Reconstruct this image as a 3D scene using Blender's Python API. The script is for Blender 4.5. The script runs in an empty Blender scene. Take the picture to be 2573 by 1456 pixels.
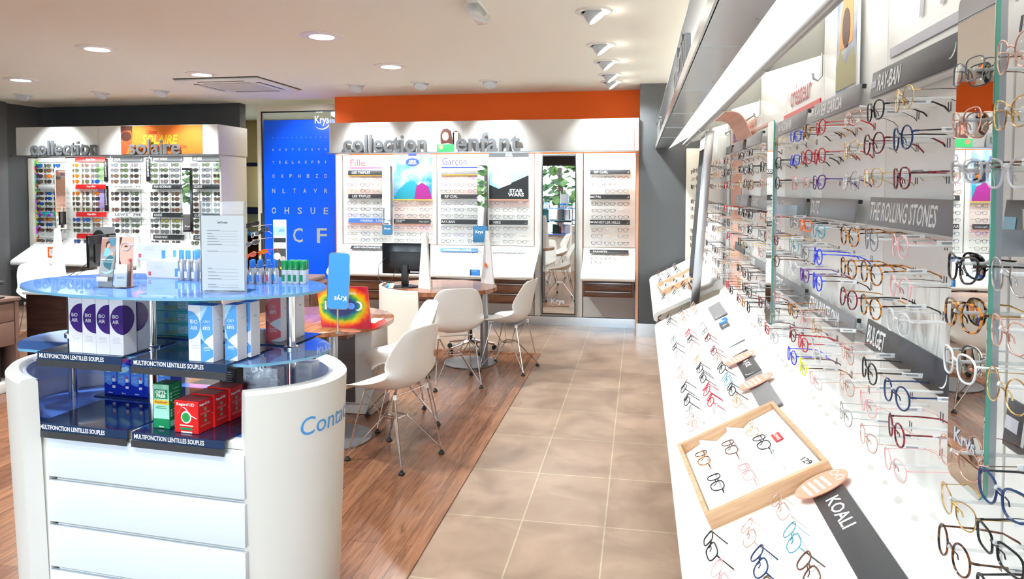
import bpy, bmesh, math, random
from mathutils import Vector, Matrix
random.seed(7)
C = bpy.context.scene.collection
PI = math.pi
R = math.radians
D = bpy.data
SC = bpy.context.scene

# ------------------------------------------------------------------ camera
W_PX, H_PX = 2573, 1456
FPX, CX, CY = 1771.5, 1286.5, 545.8
yaw, pitch, roll = R(-10.2216), R(-2.2528), R(0.06)
fw = Vector((math.sin(yaw)*math.cos(pitch), math.cos(yaw)*math.cos(pitch), math.sin(pitch)))
rt = Vector((math.cos(yaw), -math.sin(yaw), 0)); up = rt.cross(fw)
rt2 = rt*math.cos(roll)+up*math.sin(roll); up2 = -rt*math.sin(roll)+up*math.cos(roll)
cam = D.cameras.new('camera'); camo = D.objects.new('camera', cam); C.objects.link(camo)
camo.matrix_world = Matrix(((rt2.x, up2.x, -fw.x, 0), (rt2.y, up2.y, -fw.y, 0), (rt2.z, up2.z, -fw.z, 1.6), (0, 0, 0, 1)))
cam.sensor_width = 36; cam.sensor_fit = 'HORIZONTAL'
cam.lens = 36*FPX/W_PX
cam.shift_x = (W_PX/2-CX)/W_PX
cam.shift_y = (CY-H_PX/2)/W_PX
cam.clip_start = 0.02
SC.camera = camo

# ------------------------------------------------------------------ world, exposure, large lights
vs = SC.view_settings
vs.view_transform = 'Standard'; vs.look = 'None'; vs.gamma = 1; vs.use_curve_mapping = False
vs.exposure = 1.08
SC.cycles.use_denoising = True
SC.cycles.sample_clamp_indirect = 6
SC.cycles.max_bounces = 8; SC.cycles.transparent_max_bounces = 24
SC.cycles.caustics_reflective = False; SC.cycles.caustics_refractive = False
w = D.worlds.new('daylight'); SC.world = w; w.use_nodes = True
bg = w.node_tree.nodes['Background']; bg.inputs[0].default_value = (0.74, 0.87, 1.0, 1); bg.inputs[1].default_value = 6.5

def area(name, loc, rot, sx, sy, power, col, spread=None, portal=False):
    l = D.lights.new(name, 'AREA'); l.shape = 'RECTANGLE'; l.size = sx; l.size_y = sy; l.energy = power; l.color = col
    if spread: l.spread = spread
    if portal: l.cycles.is_portal = True
    o = D.objects.new(name, l); C.objects.link(o); o.location = loc; o.rotation_euler = rot
    return o
WARM = (0.98, 0.95, 0.90); NEUT = (0.88, 0.965, 1.0); COOL = (0.75, 0.87, 1.0)
area('window_portal', (-3.3, -2.95, 1.35), (R(90), 0, 0), 9.6, 2.5, 1, COOL, portal=True)
area('back_canopy_tubes', (-1.83, 7.86, 2.04), (R(22), 0, 0), 3.5, 0.07, 14, NEUT)
area('sun_canopy_tubes', (-6.55, 8.06, 2.04), (R(22), 0, 0), 2.8, 0.07, 13, NEUT)

# ------------------------------------------------------------------ materials
def mat(name, col, rough=0.5, metal=0.0, spec=0.5, trans=0.0, ior=1.45, alpha=1.0, emit=None, es=0.0, coat=0.0):
    m = D.materials.new(name); m.use_nodes = True
    b = m.node_tree.nodes['Principled BSDF']
    b.inputs['Base Color'].default_value = (*col, 1)
    b.inputs['Roughness'].default_value = rough; b.inputs['Metallic'].default_value = metal
    b.inputs['Specular IOR Level'].default_value = spec
    b.inputs['Transmission Weight'].default_value = trans; b.inputs['IOR'].default_value = ior
    b.inputs['Alpha'].default_value = alpha; b.inputs['Coat Weight'].default_value = coat
    if emit: b.inputs['Emission Color'].default_value = (*emit, 1); b.inputs['Emission Strength'].default_value = es
    return m
def nodes(m): return m.node_tree.nodes, m.node_tree.links, m.node_tree.nodes['Principled BSDF']
def noise_col(m, c1, c2, scale=3, detail=4, stretch=(1, 1, 1), lo=0.35, hi=0.65):
    n, l, b = nodes(m)
    tc = n.new('ShaderNodeTexCoord'); mp = n.new('ShaderNodeMapping'); mp.inputs['Scale'].default_value = stretch
    nz = n.new('ShaderNodeTexNoise'); nz.inputs['Scale'].default_value = scale; nz.inputs['Detail'].default_value = detail
    r = n.new('ShaderNodeValToRGB'); r.color_ramp.elements[0].color = (*c1, 1); r.color_ramp.elements[1].color = (*c2, 1)
    r.color_ramp.elements[0].position = lo; r.color_ramp.elements[1].position = hi
    l.new(tc.outputs['Object'], mp.inputs[0]); l.new(mp.outputs[0], nz.inputs['Vector']); l.new(nz.outputs[0], r.inputs[0]); l.new(r.outputs[0], b.inputs['Base Color'])
    return m
def thin_glass(name, tint=(1, 1, 1), refl=0.08, rough=0.0, fres=1.45):
    m = D.materials.new(name); m.use_nodes = True; n = m.node_tree.nodes; l = m.node_tree.links
    n.remove(n['Principled BSDF'])
    t = n.new('ShaderNodeBsdfTransparent'); t.inputs[0].default_value = (*tint, 1)
    g = n.new('ShaderNodeBsdfGlossy'); g.inputs['Roughness'].default_value = rough
    f = n.new('ShaderNodeFresnel'); f.inputs[0].default_value = fres
    mx = n.new('ShaderNodeMixShader')
    l.new(f.outputs[0], mx.inputs[0]); l.new(t.outputs[0], mx.inputs[1]); l.new(g.outputs[0], mx.inputs[2])
    l.new(mx.outputs[0], n['Material Output'].inputs[0])
    return m
def blue_glass(name, tint, rc, refl):
    m = D.materials.new(name); m.use_nodes = True; n = m.node_tree.nodes; l = m.node_tree.links
    n.remove(n['Principled BSDF'])
    t = n.new('ShaderNodeBsdfTransparent'); t.inputs[0].default_value = (*tint, 1)
    d = n.new('ShaderNodeBsdfDiffuse'); d.inputs[0].default_value = (0.15, 0.33, 0.85, 1)
    m1 = n.new('ShaderNodeMixShader'); m1.inputs[0].default_value = 0.5
    g = n.new('ShaderNodeBsdfGlossy'); g.inputs['Roughness'].default_value = 0.02; g.inputs[0].default_value = (*rc, 1)
    m2 = n.new('ShaderNodeMixShader'); m2.inputs[0].default_value = refl
    l.new(t.outputs[0], m1.inputs[1]); l.new(d.outputs[0], m1.inputs[2]); l.new(m1.outputs[0], m2.inputs[1]); l.new(g.outputs[0], m2.inputs[2])
    l.new(m2.outputs[0], n['Material Output'].inputs[0])
    return m

M = {}
M['ceiling'] = mat('ceiling_paint', (0.90, 0.89, 0.81), 0.9)
M['dark'] = mat('charcoal_paint', (0.075, 0.077, 0.083), 0.75)
M['grey'] = mat('grey_paint', (0.098, 0.10, 0.104), 0.7)
M['orange'] = mat('orange_paint', (0.93, 0.135, 0.008), 0.7)
M['cream'] = mat('cream_wall', (0.62, 0.52, 0.26), 0.8)
M['white'] = mat('white_laminate', (0.86, 0.84, 0.79), 0.35)
M['ivory'] = mat('ivory_laminate', (0.80, 0.76, 0.66), 0.35)
M['greige'] = mat('greige_board', (0.60, 0.57, 0.54), 0.5)
M['panel'] = mat('display_board', (0.90, 0.90, 0.87), 0.3)
M['plastic'] = mat('white_plastic', (0.92, 0.905, 0.87), 0.3)
M['signwhite'] = mat('sign_white', (0.85, 0.85, 0.85), 0.5)
M['black'] = mat('black_plastic', (0.012, 0.012, 0.013), 0.35)
M['blackgloss'] = mat('black_gloss', (0.008, 0.008, 0.009), 0.15)
M['signdark'] = mat('sign_charcoal', (0.045, 0.047, 0.052), 0.35)
M['signgrey'] = mat('sign_grey', (0.22, 0.215, 0.22), 0.35)
M['navy'] = mat('tray_navy', (0.01, 0.022, 0.065), 0.08, spec=0.8)
M['chrome'] = mat('chrome', (0.75, 0.75, 0.76), 0.12, metal=1)
M['steel'] = mat('brushed_steel', (0.50, 0.50, 0.51), 0.28, metal=1)
M['silver'] = mat('silver_rail', (0.50, 0.50, 0.48), 0.3, metal=0.9)
M['bracket'] = mat('bracket_grey', (0.34, 0.34, 0.31), 0.4, metal=0.4)
M['alu'] = mat('aluminium_plinth', (0.62, 0.64, 0.68), 0.22, metal=1)
M['letter'] = mat('letter_grey', (0.17, 0.175, 0.185), 0.4)
M['mirror'] = mat('mirror_silver', (0.86, 0.88, 0.86), 0.0, metal=1)
M['glassedge'] = mat('green_glass_edge', (0.10, 0.32, 0.24), 0.15)
M['lampwhite'] = mat('lamp_trim', (0.85, 0.84, 0.82), 0.4)
M['bulb'] = mat('lamp_face', (1, 1, 1), 0.5, emit=(1.0, 0.95, 0.86), es=18)
M['bulbdim'] = mat('lamp_side', (0.62, 0.66, 0.72), 0.4)
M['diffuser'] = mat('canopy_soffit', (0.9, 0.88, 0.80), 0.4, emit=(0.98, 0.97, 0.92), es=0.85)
M['blueglass'] = blue_glass('blue_shelf_glass', (0.45, 0.62, 0.95), (0.78, 0.89, 1.0), 0.48)
M['bluefloor'] = mat('blue_base', (0.09, 0.22, 0.72), 0.06, spec=1.0, coat=0.6)
M['glassrim'] = mat('aqua_glass_edge', (0.18, 0.42, 0.62), 0.08, spec=0.8)
M['clear'] = thin_glass('clear_acrylic', (0.985, 0.99, 0.99), fres=1.22)
M['lens'] = thin_glass('clear_lens', (0.96, 0.97, 0.97), fres=1.22)
M['pane'] = thin_glass('window_pane', (0.96, 0.98, 0.97))
M['acryl'] = mat('acrylic_edge', (0.82, 0.84, 0.85), 0.1, alpha=0.35)
M['rod'] = mat('acrylic_rod', (0.85, 0.85, 0.84), 0.08, alpha=0.55)
M['walnut'] = noise_col(mat('walnut_veneer', (0.2, 0.1, 0.05), 0.35), (0.085, 0.030, 0.014), (0.16, 0.062, 0.030), 5, 5, (1, 6, 14))
M['walnutdark'] = noise_col(mat('wenge_veneer', (0.05, 0.02, 0.015), 0.35), (0.028, 0.012, 0.009), (0.05, 0.020, 0.014), 5, 5, (1, 1, 9))
M['tabletop'] = noise_col(mat('cherry_tabletop', (0.3, 0.13, 0.06), 0.14, spec=0.7), (0.20, 0.068, 0.030), (0.36, 0.140, 0.065), 3, 6, (12, 2, 2))
M['oak'] = noise_col(mat('oak_tray', (0.6, 0.4, 0.25), 0.4), (0.56, 0.32, 0.17), (0.70, 0.44, 0.26), 4, 5, (2, 18, 18))
M['bwhite'] = mat('carton_white', (0.84, 0.84, 0.90), 0.3)
M['purple'] = mat('carton_purple', (0.055, 0.022, 0.20), 0.2)
M['sky'] = mat('carton_blue', (0.10, 0.38, 0.84), 0.3)
M['palesky'] = mat('carton_pale_blue', (0.42, 0.70, 0.90), 0.3)
M['red'] = mat('carton_red', (0.80, 0.02, 0.02), 0.3)
M['redd'] = mat('carton_dark_red', (0.42, 0.012, 0.02), 0.3)
M['rose'] = mat('carton_rose', (0.78, 0.10, 0.13), 0.3)
M['coral'] = mat('carton_coral', (0.86, 0.34, 0.32), 0.3)
M['teal'] = mat('carton_teal', (0.055, 0.35, 0.42), 0.3)
M['green'] = mat('carton_green', (0.01, 0.27, 0.10), 0.25)
M['mint'] = mat('carton_mint', (0.42, 0.80, 0.68), 0.3)
M['yellow'] = mat('label_yellow', (0.90, 0.62, 0.05), 0.4)
M['navyblue'] = mat('carton_deep_blue', (0.01, 0.03, 0.45), 0.25)
M['midblue'] = mat('carton_mid_blue', (0.10, 0.26, 0.80), 0.3)
M['capblue'] = mat('cap_blue', (0.02, 0.17, 0.62), 0.25)
M['capgreen'] = mat('cap_green', (0.008, 0.25, 0.07), 0.25)
M['can'] = mat('aluminium_can', (0.66, 0.68, 0.72), 0.25, metal=0.7)
M['canwhite'] = mat('white_can', (0.80, 0.84, 0.85), 0.25, metal=0.2)
M['krysblue'] = mat('sign_blue', (0.06, 0.32, 0.72), 0.3)
M['textwhite'] = mat('print_white', (0.92, 0.92, 0.92), 0.5)
M['textgrey'] = mat('print_grey', (0.35, 0.35, 0.38), 0.5)
M['textblack'] = mat('print_black', (0.03, 0.03, 0.03), 0.5)
M['textblue'] = mat('print_blue', (0.05, 0.30, 0.80), 0.5)
M['textlight'] = mat('print_light_grey', (0.60, 0.60, 0.66), 0.5)
M['pink'] = mat('print_pink', (0.80, 0.10, 0.26), 0.5)
M['brick'] = mat('print_brick', (0.55, 0.12, 0.14), 0.5)
M['dblue'] = mat('print_dark_blue', (0.02, 0.06, 0.42), 0.5)
M['peach'] = mat('sticker_peach', (0.90, 0.36, 0.24), 0.5)
M['skin'] = mat('print_skin', (0.72, 0.42, 0.32), 0.5)
M['hair'] = mat('print_hair', (0.09, 0.03, 0.02), 0.5)
M['film'] = mat('blue_window_film', (0.003, 0.105, 0.88), 0.25, spec=0.5)
M['cut'] = mat('film_cut_letter', (0.42, 0.45, 0.38), 0.4)
M['paper'] = mat('paper', (0.88, 0.90, 0.95), 0.6)
M['salmon'] = mat('salmon_backing', (0.86, 0.50, 0.38), 0.6)
M['palepink'] = mat('pink_backing', (0.90, 0.60, 0.55), 0.6)
M['green2'] = mat('pale_green_backing', (0.36, 0.66, 0.28), 0.6)
M['lilac'] = mat('lilac_backing', (0.46, 0.36, 0.72), 0.6)
M['cartonbrown'] = mat('brown_carton', (0.17, 0.095, 0.07), 0.45)
M['greycol'] = mat('grey_column', (0.34, 0.35, 0.37), 0.3, metal=0.6)
M['rubber'] = mat('rubber', (0.01, 0.01, 0.01), 0.6)
M['bagclear'] = thin_glass('plastic_bag', (0.9, 0.92, 0.96), fres=1.8)

# floor materials
def brick_floor(name, loc, bw, rh, c1, c2, cm, mortar, rot=0, offset=0.0, rough=0.35):
    m = mat(name, c1, rough); n, l, b = nodes(m)
    tc = n.new('ShaderNodeTexCoord'); mp = n.new('ShaderNodeMapping'); mp.vector_type = 'POINT'
    mp.inputs['Location'].default_value = loc; mp.inputs['Rotation'].default_value = (0, 0, rot)
    bt = n.new('ShaderNodeTexBrick'); bt.offset = offset; bt.inputs['Scale'].default_value = 1
    bt.inputs['Brick Width'].default_value = bw; bt.inputs['Row Height'].default_value = rh; bt.inputs['Mortar Size'].default_value = mortar
    bt.inputs['Mortar Smooth'].default_value = 0.1; bt.inputs['Bias'].default_value = 0.0
    bt.inputs['Color1'].default_value = (*c1, 1); bt.inputs['Color2'].default_value = (*c2, 1); bt.inputs['Mortar'].default_value = (*cm, 1)
    l.new(tc.outputs['Object'], mp.inputs[0]); l.new(mp.outputs[0], bt.inputs['Vector'])
    return m, n, l, b, tc, bt
m, n, l, b, tc, bt = brick_floor('terracotta_tile', (0.148, -7.323+5.74*2, 0), 0.3953, 0.574, (0.345, 0.235, 0.165), (0.315, 0.21, 0.148), (0.46, 0.39, 0.27), 0.0035, rough=0.28)
nz = n.new('ShaderNodeTexNoise'); nz.inputs['Scale'].default_value = 3.2; nz.inputs['Detail'].default_value = 5; nz.inputs['Distortion'].default_value = 0.6
rp = n.new('ShaderNodeValToRGB'); rp.color_ramp.elements[0].color = (0.78, 0.76, 0.75, 1); rp.color_ramp.elements[0].position = 0.35; rp.color_ramp.elements[1].color = (1.22, 1.24, 1.26, 1); rp.color_ramp.elements[1].position = 0.68
mxx = n.new('ShaderNodeMix'); mxx.data_type = 'RGBA'; mxx.blend_type = 'MULTIPLY'; mxx.inputs[0].default_value = 1.0
l.new(tc.outputs['Object'], nz.inputs['Vector']); l.new(nz.outputs[0], rp.inputs[0]); l.new(bt.outputs['Color'], mxx.inputs[6]); l.new(rp.outputs[0], mxx.inputs[7]); l.new(mxx.outputs[2], b.inputs['Base Color'])
bp = n.new('ShaderNodeBump'); bp.inputs['Strength'].default_value = 0.12; bp.inputs['Distance'].default_value = 0.01; l.new(nz.outputs[0], bp.inputs['Height']); l.new(bp.outputs[0], b.inputs['Normal'])
M['tile'] = m
m, n, l, b, tc, bt = brick_floor('wood_plank', (0, 0, 0), 1.25, 0.128, (0.27, 0.120, 0.062), (0.165, 0.066, 0.033), (0.05, 0.02, 0.01), 0.0012, rot=R(90), offset=0.37, rough=0.22)
mp2 = n.new('ShaderNodeMapping'); mp2.inputs['Scale'].default_value = (14, 1.3, 1)
nz = n.new('ShaderNodeTexNoise'); nz.inputs['Scale'].default_value = 2.5; nz.inputs['Detail'].default_value = 6; nz.inputs['Distortion'].default_value = 1.6
rp = n.new('ShaderNodeValToRGB'); rp.color_ramp.elements[0].color = (0.62, 0.60, 0.58, 1); rp.color_ramp.elements[0].position = 0.3; rp.color_ramp.elements[1].color = (1.3, 1.3, 1.3, 1); rp.color_ramp.elements[1].position = 0.7
mxx = n.new('ShaderNodeMix'); mxx.data_type = 'RGBA'; mxx.blend_type = 'MULTIPLY'; mxx.inputs[0].default_value = 1.0
l.new(tc.outputs['Object'], mp2.inputs[0]); l.new(mp2.outputs[0], nz.inputs['Vector']); l.new(nz.outputs[0], rp.inputs[0]); l.new(bt.outputs['Color'], mxx.inputs[6]); l.new(rp.outputs[0], mxx.inputs[7]); l.new(mxx.outputs[2], b.inputs['Base Color'])
M['wood'] = m
M['woodtrim'] = noise_col(mat('wood_trim', (0.4, 0.2, 0.1), 0.25), (0.20, 0.085, 0.04), (0.36, 0.16, 0.08), 3, 5, (8, 1, 1))

# ------------------------------------------------------------------ mesh helpers
class MB:
    def __init__(s): s.v = []; s.f = []; s.mi = []; s.cur = 0
    def add(s, vs, fs):
        o = len(s.v); s.v += [tuple(x) for x in vs]
        for f in fs: s.f.append(tuple(i+o for i in f)); s.mi.append(s.cur)
        return s
    def box(s, x0, x1, y0, y1, z0, z1, T=None):
        v = [(x, y, z) for z in (z0, z1) for y in (y0, y1) for x in (x0, x1)]
        if T: v = [tuple(T @ Vector(p)) for p in v]
        return s.add(v, [(0, 2, 3, 1), (4, 5, 7, 6), (0, 1, 5, 4), (1, 3, 7, 5), (3, 2, 6, 7), (2, 0, 4, 6)])
    def bbox(s, x0, x1, y0, y1, z0, z1, b=0.004, T=None, seg=2):
        bm = bmesh.new(); bmesh.ops.create_cube(bm, size=1)
        for v in bm.verts: v.co = Vector(((x0+x1)/2+v.co.x*(x1-x0), (y0+y1)/2+v.co.y*(y1-y0), (z0+z1)/2+v.co.z*(z1-z0)))
        bmesh.ops.bevel(bm, geom=bm.edges[:], offset=b, segments=seg, profile=0.6, affect='EDGES')
        bm.verts.index_update()
        vs = [(T @ v.co) if T else v.co.copy() for v in bm.verts]
        s.add(vs, [[v.index for v in f.verts] for f in bm.faces]); bm.free(); return s
    def tube(s, pts, r, n=8, closed=False, cap=True, flat=1.0):
        pts = [Vector(p) for p in pts]; N = len(pts); rr = r if isinstance(r, (list, tuple)) else [r]*N
        vs = []; up = None
        for i, p in enumerate(pts):
            a = pts[(i-1) % N] if (closed or i > 0) else p; b_ = pts[(i+1) % N] if (closed or i < N-1) else p
            t = (b_-a).normalized()
            if up is None:
                up = Vector((0, 0, 1)) if abs(t.z) < 0.9 else Vector((1, 0, 0))
            sd = t.cross(up)
            if sd.length < 1e-6: sd = t.cross(Vector((1, 0, 0)))
            sd.normalize(); u2 = sd.cross(t).normalized(); up = u2
            for k in range(n):
                a_ = 2*PI*k/n; vs.append(p+sd*math.cos(a_)*rr[i]+u2*math.sin(a_)*rr[i]*flat)
        fs = []
        for i in range(N if closed else N-1):
            j = (i+1) % N
            for k in range(n): fs.append((i*n+k, i*n+(k+1) % n, j*n+(k+1) % n, j*n+k))
        if cap and not closed: fs.append(tuple(range(n-1, -1, -1))); fs.append(tuple((N-1)*n+k for k in range(n)))
        return s.add(vs, fs)
    def lathe(s, prof, c=(0, 0, 0), n=28, T=None):
        vs = []; fs = []
        for (r, z) in prof:
            for k in range(n):
                a = 2*PI*k/n; p = Vector((c[0]+r*math.cos(a), c[1]+r*math.sin(a), c[2]+z)); vs.append(T @ p if T else p)
        for i in range(len(prof)-1):
            for k in range(n): fs.append((i*n+k, i*n+(k+1) % n, (i+1)*n+(k+1) % n, (i+1)*n+k))
        fs.append(tuple(range(n-1, -1, -1))); fs.append(tuple((len(prof)-1)*n+k for k in range(n)))
        return s.add(vs, fs)
    def prism(s, pts, h0, h1, ax='z', T=None):
        def mk(p, h): return {'z': (p[0], p[1], h), 'y': (p[0], h, p[1]), 'x': (h, p[0], p[1])}[ax]
        n = len(pts); v = [Vector(mk(p, h0)) for p in pts]+[Vector(mk(p, h1)) for p in pts]
        if T: v = [T @ p for p in v]
        return s.add(v, [tuple(range(n-1, -1, -1)), tuple(range(n, 2*n))]+[(i, (i+1) % n, n+(i+1) % n, n+i) for i in range(n)])
    def mesh(s, name, mats, smooth=True, ang=35):
        me = D.meshes.new(name); me.from_pydata(s.v, [], s.f)
        for m_ in (mats if isinstance(mats, (list, tuple)) else [mats]): me.materials.append(m_)
        if max(s.mi, default=0) > 0: me.polygons.foreach_set('material_index', s.mi)
        bm = bmesh.new(); bm.from_mesh(me); bmesh.ops.recalc_face_normals(bm, faces=bm.faces[:]); bm.to_mesh(me); bm.free()
        if smooth:
            me.polygons.foreach_set('use_smooth', [True]*len(me.polygons)); me.set_sharp_from_angle(angle=R(ang))
        me.update(); return me
    def build(s, name, mats, parent=None, **k): return link(name, s.mesh(name, mats, **k), parent)
def link(name, me, parent=None, loc=None, rot=None):
    o = D.objects.new(name, me); C.objects.link(o)
    if parent: o.parent = parent
    if loc is not None: o.location = loc
    if rot is not None: o.rotation_euler = rot
    return o
def thing(name, label, cat, loc=(0, 0, 0), rz=0, group=None):
    o = D.objects.new(name, None); o.empty_display_size = 0.05; C.objects.link(o); o.location = loc; o.rotation_euler = (0, 0, rz)
    o['label'] = label; o['category'] = cat
    if group: o['group'] = group
    return o
def tag(o, label, cat, group=None, kind=None):
    o['label'] = label; o['category'] = cat
    if group: o['group'] = group
    if kind: o['kind'] = kind
    return o
def struct(o): o['kind'] = 'structure'; return o
def circ(r, n=24, cx=0, cy=0, ry=None): return [(cx+r*math.cos(2*PI*k/n), cy+(ry or r)*math.sin(2*PI*k/n)) for k in range(n)]
def rrect(x0, x1, z0, z1, r, n=5):
    o = []
    for (cx, cz, a0) in ((x1-r, z1-r, 0), (x0+r, z1-r, 90), (x0+r, z0+r, 180), (x1-r, z0+r, 270)):
        for k in range(n+1): a = R(a0+90*k/n); o.append((cx+r*math.cos(a), cz+r*math.sin(a)))
    return o
_tc = {}
def text(name, s, width, m_, parent=None, loc=(0, 0, 0), rot=(R(90), 0, 0), ext=0.0004, height=None, bold=0.0, align='C', shear=0.0):
    """flat raised lettering in the local xz plane facing -y; width and height in metres"""
    key = (s, width, height, ext, bold, align, shear)
    if key not in _tc:
        cu = D.curves.new('t', 'FONT'); cu.body = s; cu.size = 1; cu.resolution_u = 4 if ext > 0.005 else 2; cu.offset = bold; cu.shear = shear; cu.space_line = 0.85
        cu.align_x = 'CENTER' if align == 'C' else 'LEFT'
        to = D.objects.new('t', cu); me = D.meshes.new_from_object(to); D.objects.remove(to); D.curves.remove(cu)
        xs = [v.co.x for v in me.vertices]; ys = [v.co.y for v in me.vertices]
        if not xs: return None
        w0 = max(xs)-min(xs); h0 = max(ys)-min(ys); sx = width/w0; sy = (height/h0) if height else sx
        x0 = (min(xs)+max(xs))/2 if align == 'C' else min(xs); y0 = (min(ys)+max(ys))/2
        bm = bmesh.new(); bm.from_mesh(me)
        for v in bm.verts: v.co = Vector(((v.co.x-x0)*sx, (v.co.y-y0)*sy, 0))
        if ext > 0:
            r_ = bmesh.ops.extrude_face_region(bm, geom=bm.faces[:])
            for e in r_['geom']:
                if isinstance(e, bmesh.types.BMVert): e.co.z += ext
        bmesh.ops.recalc_face_normals(bm, faces=bm.faces[:])
        for f_ in bm.faces: f_.smooth = False
        bm.to_mesh(me); bm.free(); me.materials.clear(); _tc[key] = me
    me = _tc[key]
    if not me.materials: me.materials.append(m_)
    o = link(name, me, parent, loc, rot)
    if me.materials[0] != m_:
        o.material_slots[0].link = 'OBJECT'; o.material_slots[0].material = m_
    return o
ORD = ['first', 'second', 'third', 'fourth', 'fifth', 'sixth', 'seventh', 'eighth', 'ninth', 'tenth', 'eleventh', 'twelfth', 'thirteenth', 'fourteenth', 'fifteenth', 'sixteenth']
# ------------------------------------------------------------------ the room
ZC = 2.74
WX = 0.635          # plane of the right display wall
struct(MB().box(-8.6, 1.2, -3.2, 8.4, -0.1, 0.0).build('floor', M['tile']))
struct(MB().box(-8.6, -0.985, -3.2, 6.68, 0.0, 0.004).build('floor', M['wood']))
b = MB(); b.box(-0.985, -0.925, -3.2, 6.74, 0, 0.007); b.box(-8.6, -0.985, 6.68, 6.74, 0, 0.007)
struct(b.build('trim_1', M['woodtrim']))
struct(MB().box(-8.6, 1.2, -3.2, 11.2, ZC, ZC+0.1).build('ceiling', M['ceiling']))
struct(MB().box(-3.72, 0.02, 8.25, 8.4, 0, ZC).build('wall_back', M['orange']))
struct(MB().box(0.0, 1.2, 7.772, 8.4, 0, ZC).build('wall_column', M['grey']))
struct(MB().box(WX+0.025, 1.2, -3.2, 7.772, 0, ZC).build('wall_right', M['ivory']))
struct(MB().box(-8.6, -8.3, -3.2, 8.75, 0, ZC).build('wall_left', M['dark']))
struct(MB().bbox(-8.3, -5.22, 8.6, 8.75, 0, ZC, 0.01).build('wall_back_left', M['dark']))
struct(MB().box(-8.3, -8.19, 7.62, 7.98, 0, ZC).build('wall_pillar', M['grey']))
b = MB(); b.box(-8.6, 1.2, -3.2, -3.0, 2.25, ZC); b.box(-8.6, -8.1, -3.2, -3.0, 0, 2.25); b.box(0.9, 1.2, -3.2, -3.0, 0, 2.25); b.box(-8.1, 0.9, -3.2, -3.0, 0, 0.12)
struct(b.build('wall_front', M['dark']))
t = MB()
for k in range(5): x = -8.1+9.0*k/4; t.box(x-0.03, x+0.03, -3.12, -3.06, 0.12, 2.25)
wn = struct(t.build('window_1', M['steel']))
MB().box(-8.07, 0.87, -3.095, -3.085, 0.12, 2.25).build('pane', M['pane'], wn)
# the street outside, seen in the mirrors
struct(MB().box(-30, 20, -40, -3.2, -0.15, -0.05).build('pavement', mat('asphalt', (0.20, 0.20, 0.20), 0.9)))
lf = noise_col(mat('tree_leaves', (0.1, 0.2, 0.05), 0.8), (0.01, 0.035, 0.008), (0.09, 0.16, 0.03), 4, 5)
def tree(x, y, lab, s_=1.0):
    t = thing('street_tree', lab, 'tree', (x, y, -0.05))
    MB().tube([(0, 0, 0), (0.05, 0, 1.2), (0, 0.05, 2.4)], [0.16, 0.12, 0.08], 10).build('trunk', M['walnutdark'], t)
    b = MB(); rr = random.Random(x)
    for i in range(420):
        a, q, h = rr.uniform(0, 2*PI), rr.uniform(0.3, 1)**0.5, rr.uniform(-1, 1); e = math.sqrt(max(0, 1-h*h))
        c = Vector((1.5*s_*q*e*math.cos(a), 1.5*s_*q*e*math.sin(a), 2.7+1.7*s_*h)); T = Matrix.Translation(c) @ Matrix.Rotation(rr.uniform(0, 6), 4, 'Z') @ Matrix.Rotation(rr.uniform(0, 6), 4, 'X')
        z_ = rr.uniform(0.12, 0.26); b.add([T @ Vector(p) for p in ((-z_, 0, 0), (0, -z_*0.6, 0.03), (z_, 0, 0), (0, z_*0.6, 0.03))], [(0, 1, 2, 3)])
    b.build('crown', lf, t)
tree(-2.7, -8.0, 'street tree reflected in the tall mirror', 0.9); tree(-8.8, -8.5, 'street tree reflected in the slim mirror by the blue poster', 1.1); tree(-5.6, -9.5, 'street tree reflected in the slim mirror by the black poster', 1.0)
# back room seen past the dark wall
b = MB(); b.box(-8.6, -3.4, 10.9, 11.1, 0, ZC); b.box(-3.6, -3.5, 8.4, 10.9, 0, ZC); b.box(-8.6, -8.4, 8.75, 10.9, 0, ZC)
struct(b.build('wall_rear_room', M['cream']))
struct(MB().box(-8.6, -3.4, 8.4, 11.1, -0.1, 0.0).build('floor', M['tile']))
rc = thing('wall_cabinet', 'pale yellow wall cupboards with two doors in the room behind the dark wall', 'cupboard', (-5.6, 10.6, 0))
MB().box(-0.9, 0.9, 0, 0.29, 1.30, 1.98).build('carcass', M['cream'], rc)
for k in range(4):
    dd = MB().bbox(-0.9+0.452*k, -0.455+0.452*k, -0.02, 0, 1.31, 1.97, 0.003).build('door', M['cream'], rc)
    MB().tube([(-0.50+0.452*k, -0.04, 1.34), (-0.50+0.452*k, -0.04, 1.38)], 0.006).build('handle', M['steel'], dd)
tag(MB().box(-6.6, -4.6, 10.56, 10.88, 1.982, 2.03).build('valance_rail', mat('navy_rail', (0.01, 0.015, 0.06), 0.4)), 'dark navy strip running above the pale yellow wall cupboards', 'rail')
tag(MB().box(-6.6, -4.3, 10.58, 10.88, 1.19, 1.29).build('light_pelmet', mat('navy_pelmet', (0.01, 0.015, 0.05), 0.4)), 'navy pelmet below the pale yellow wall cupboards', 'pelmet')
wb = thing('workbench', 'workshop bench with a blue top in the room behind the dark wall', 'workbench', (-5.6, 10.5, 0))
MB().bbox(-1.3, 1.3, -0.35, 0.35, 0.86, 0.90, 0.005).build('top', M['krysblue'], wb)
MB().box(-1.25, 1.25, -0.3, 0.35, 0, 0.86).build('carcass', M['walnutdark'], wb)
sc = thing('microscope', 'black workshop microscope standing on the blue bench', 'instrument', (-5.28, 10.45, 0.90))
MB().bbox(-0.09, 0.09, -0.12, 0.12, 0, 0.04, 0.01).build('base', M['black'], sc)
MB().tube([(0, 0.09, 0.03), (0, 0.09, 0.2), (0, 0.02, 0.3)], 0.03, 10).build('arm', M['black'], sc)
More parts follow.
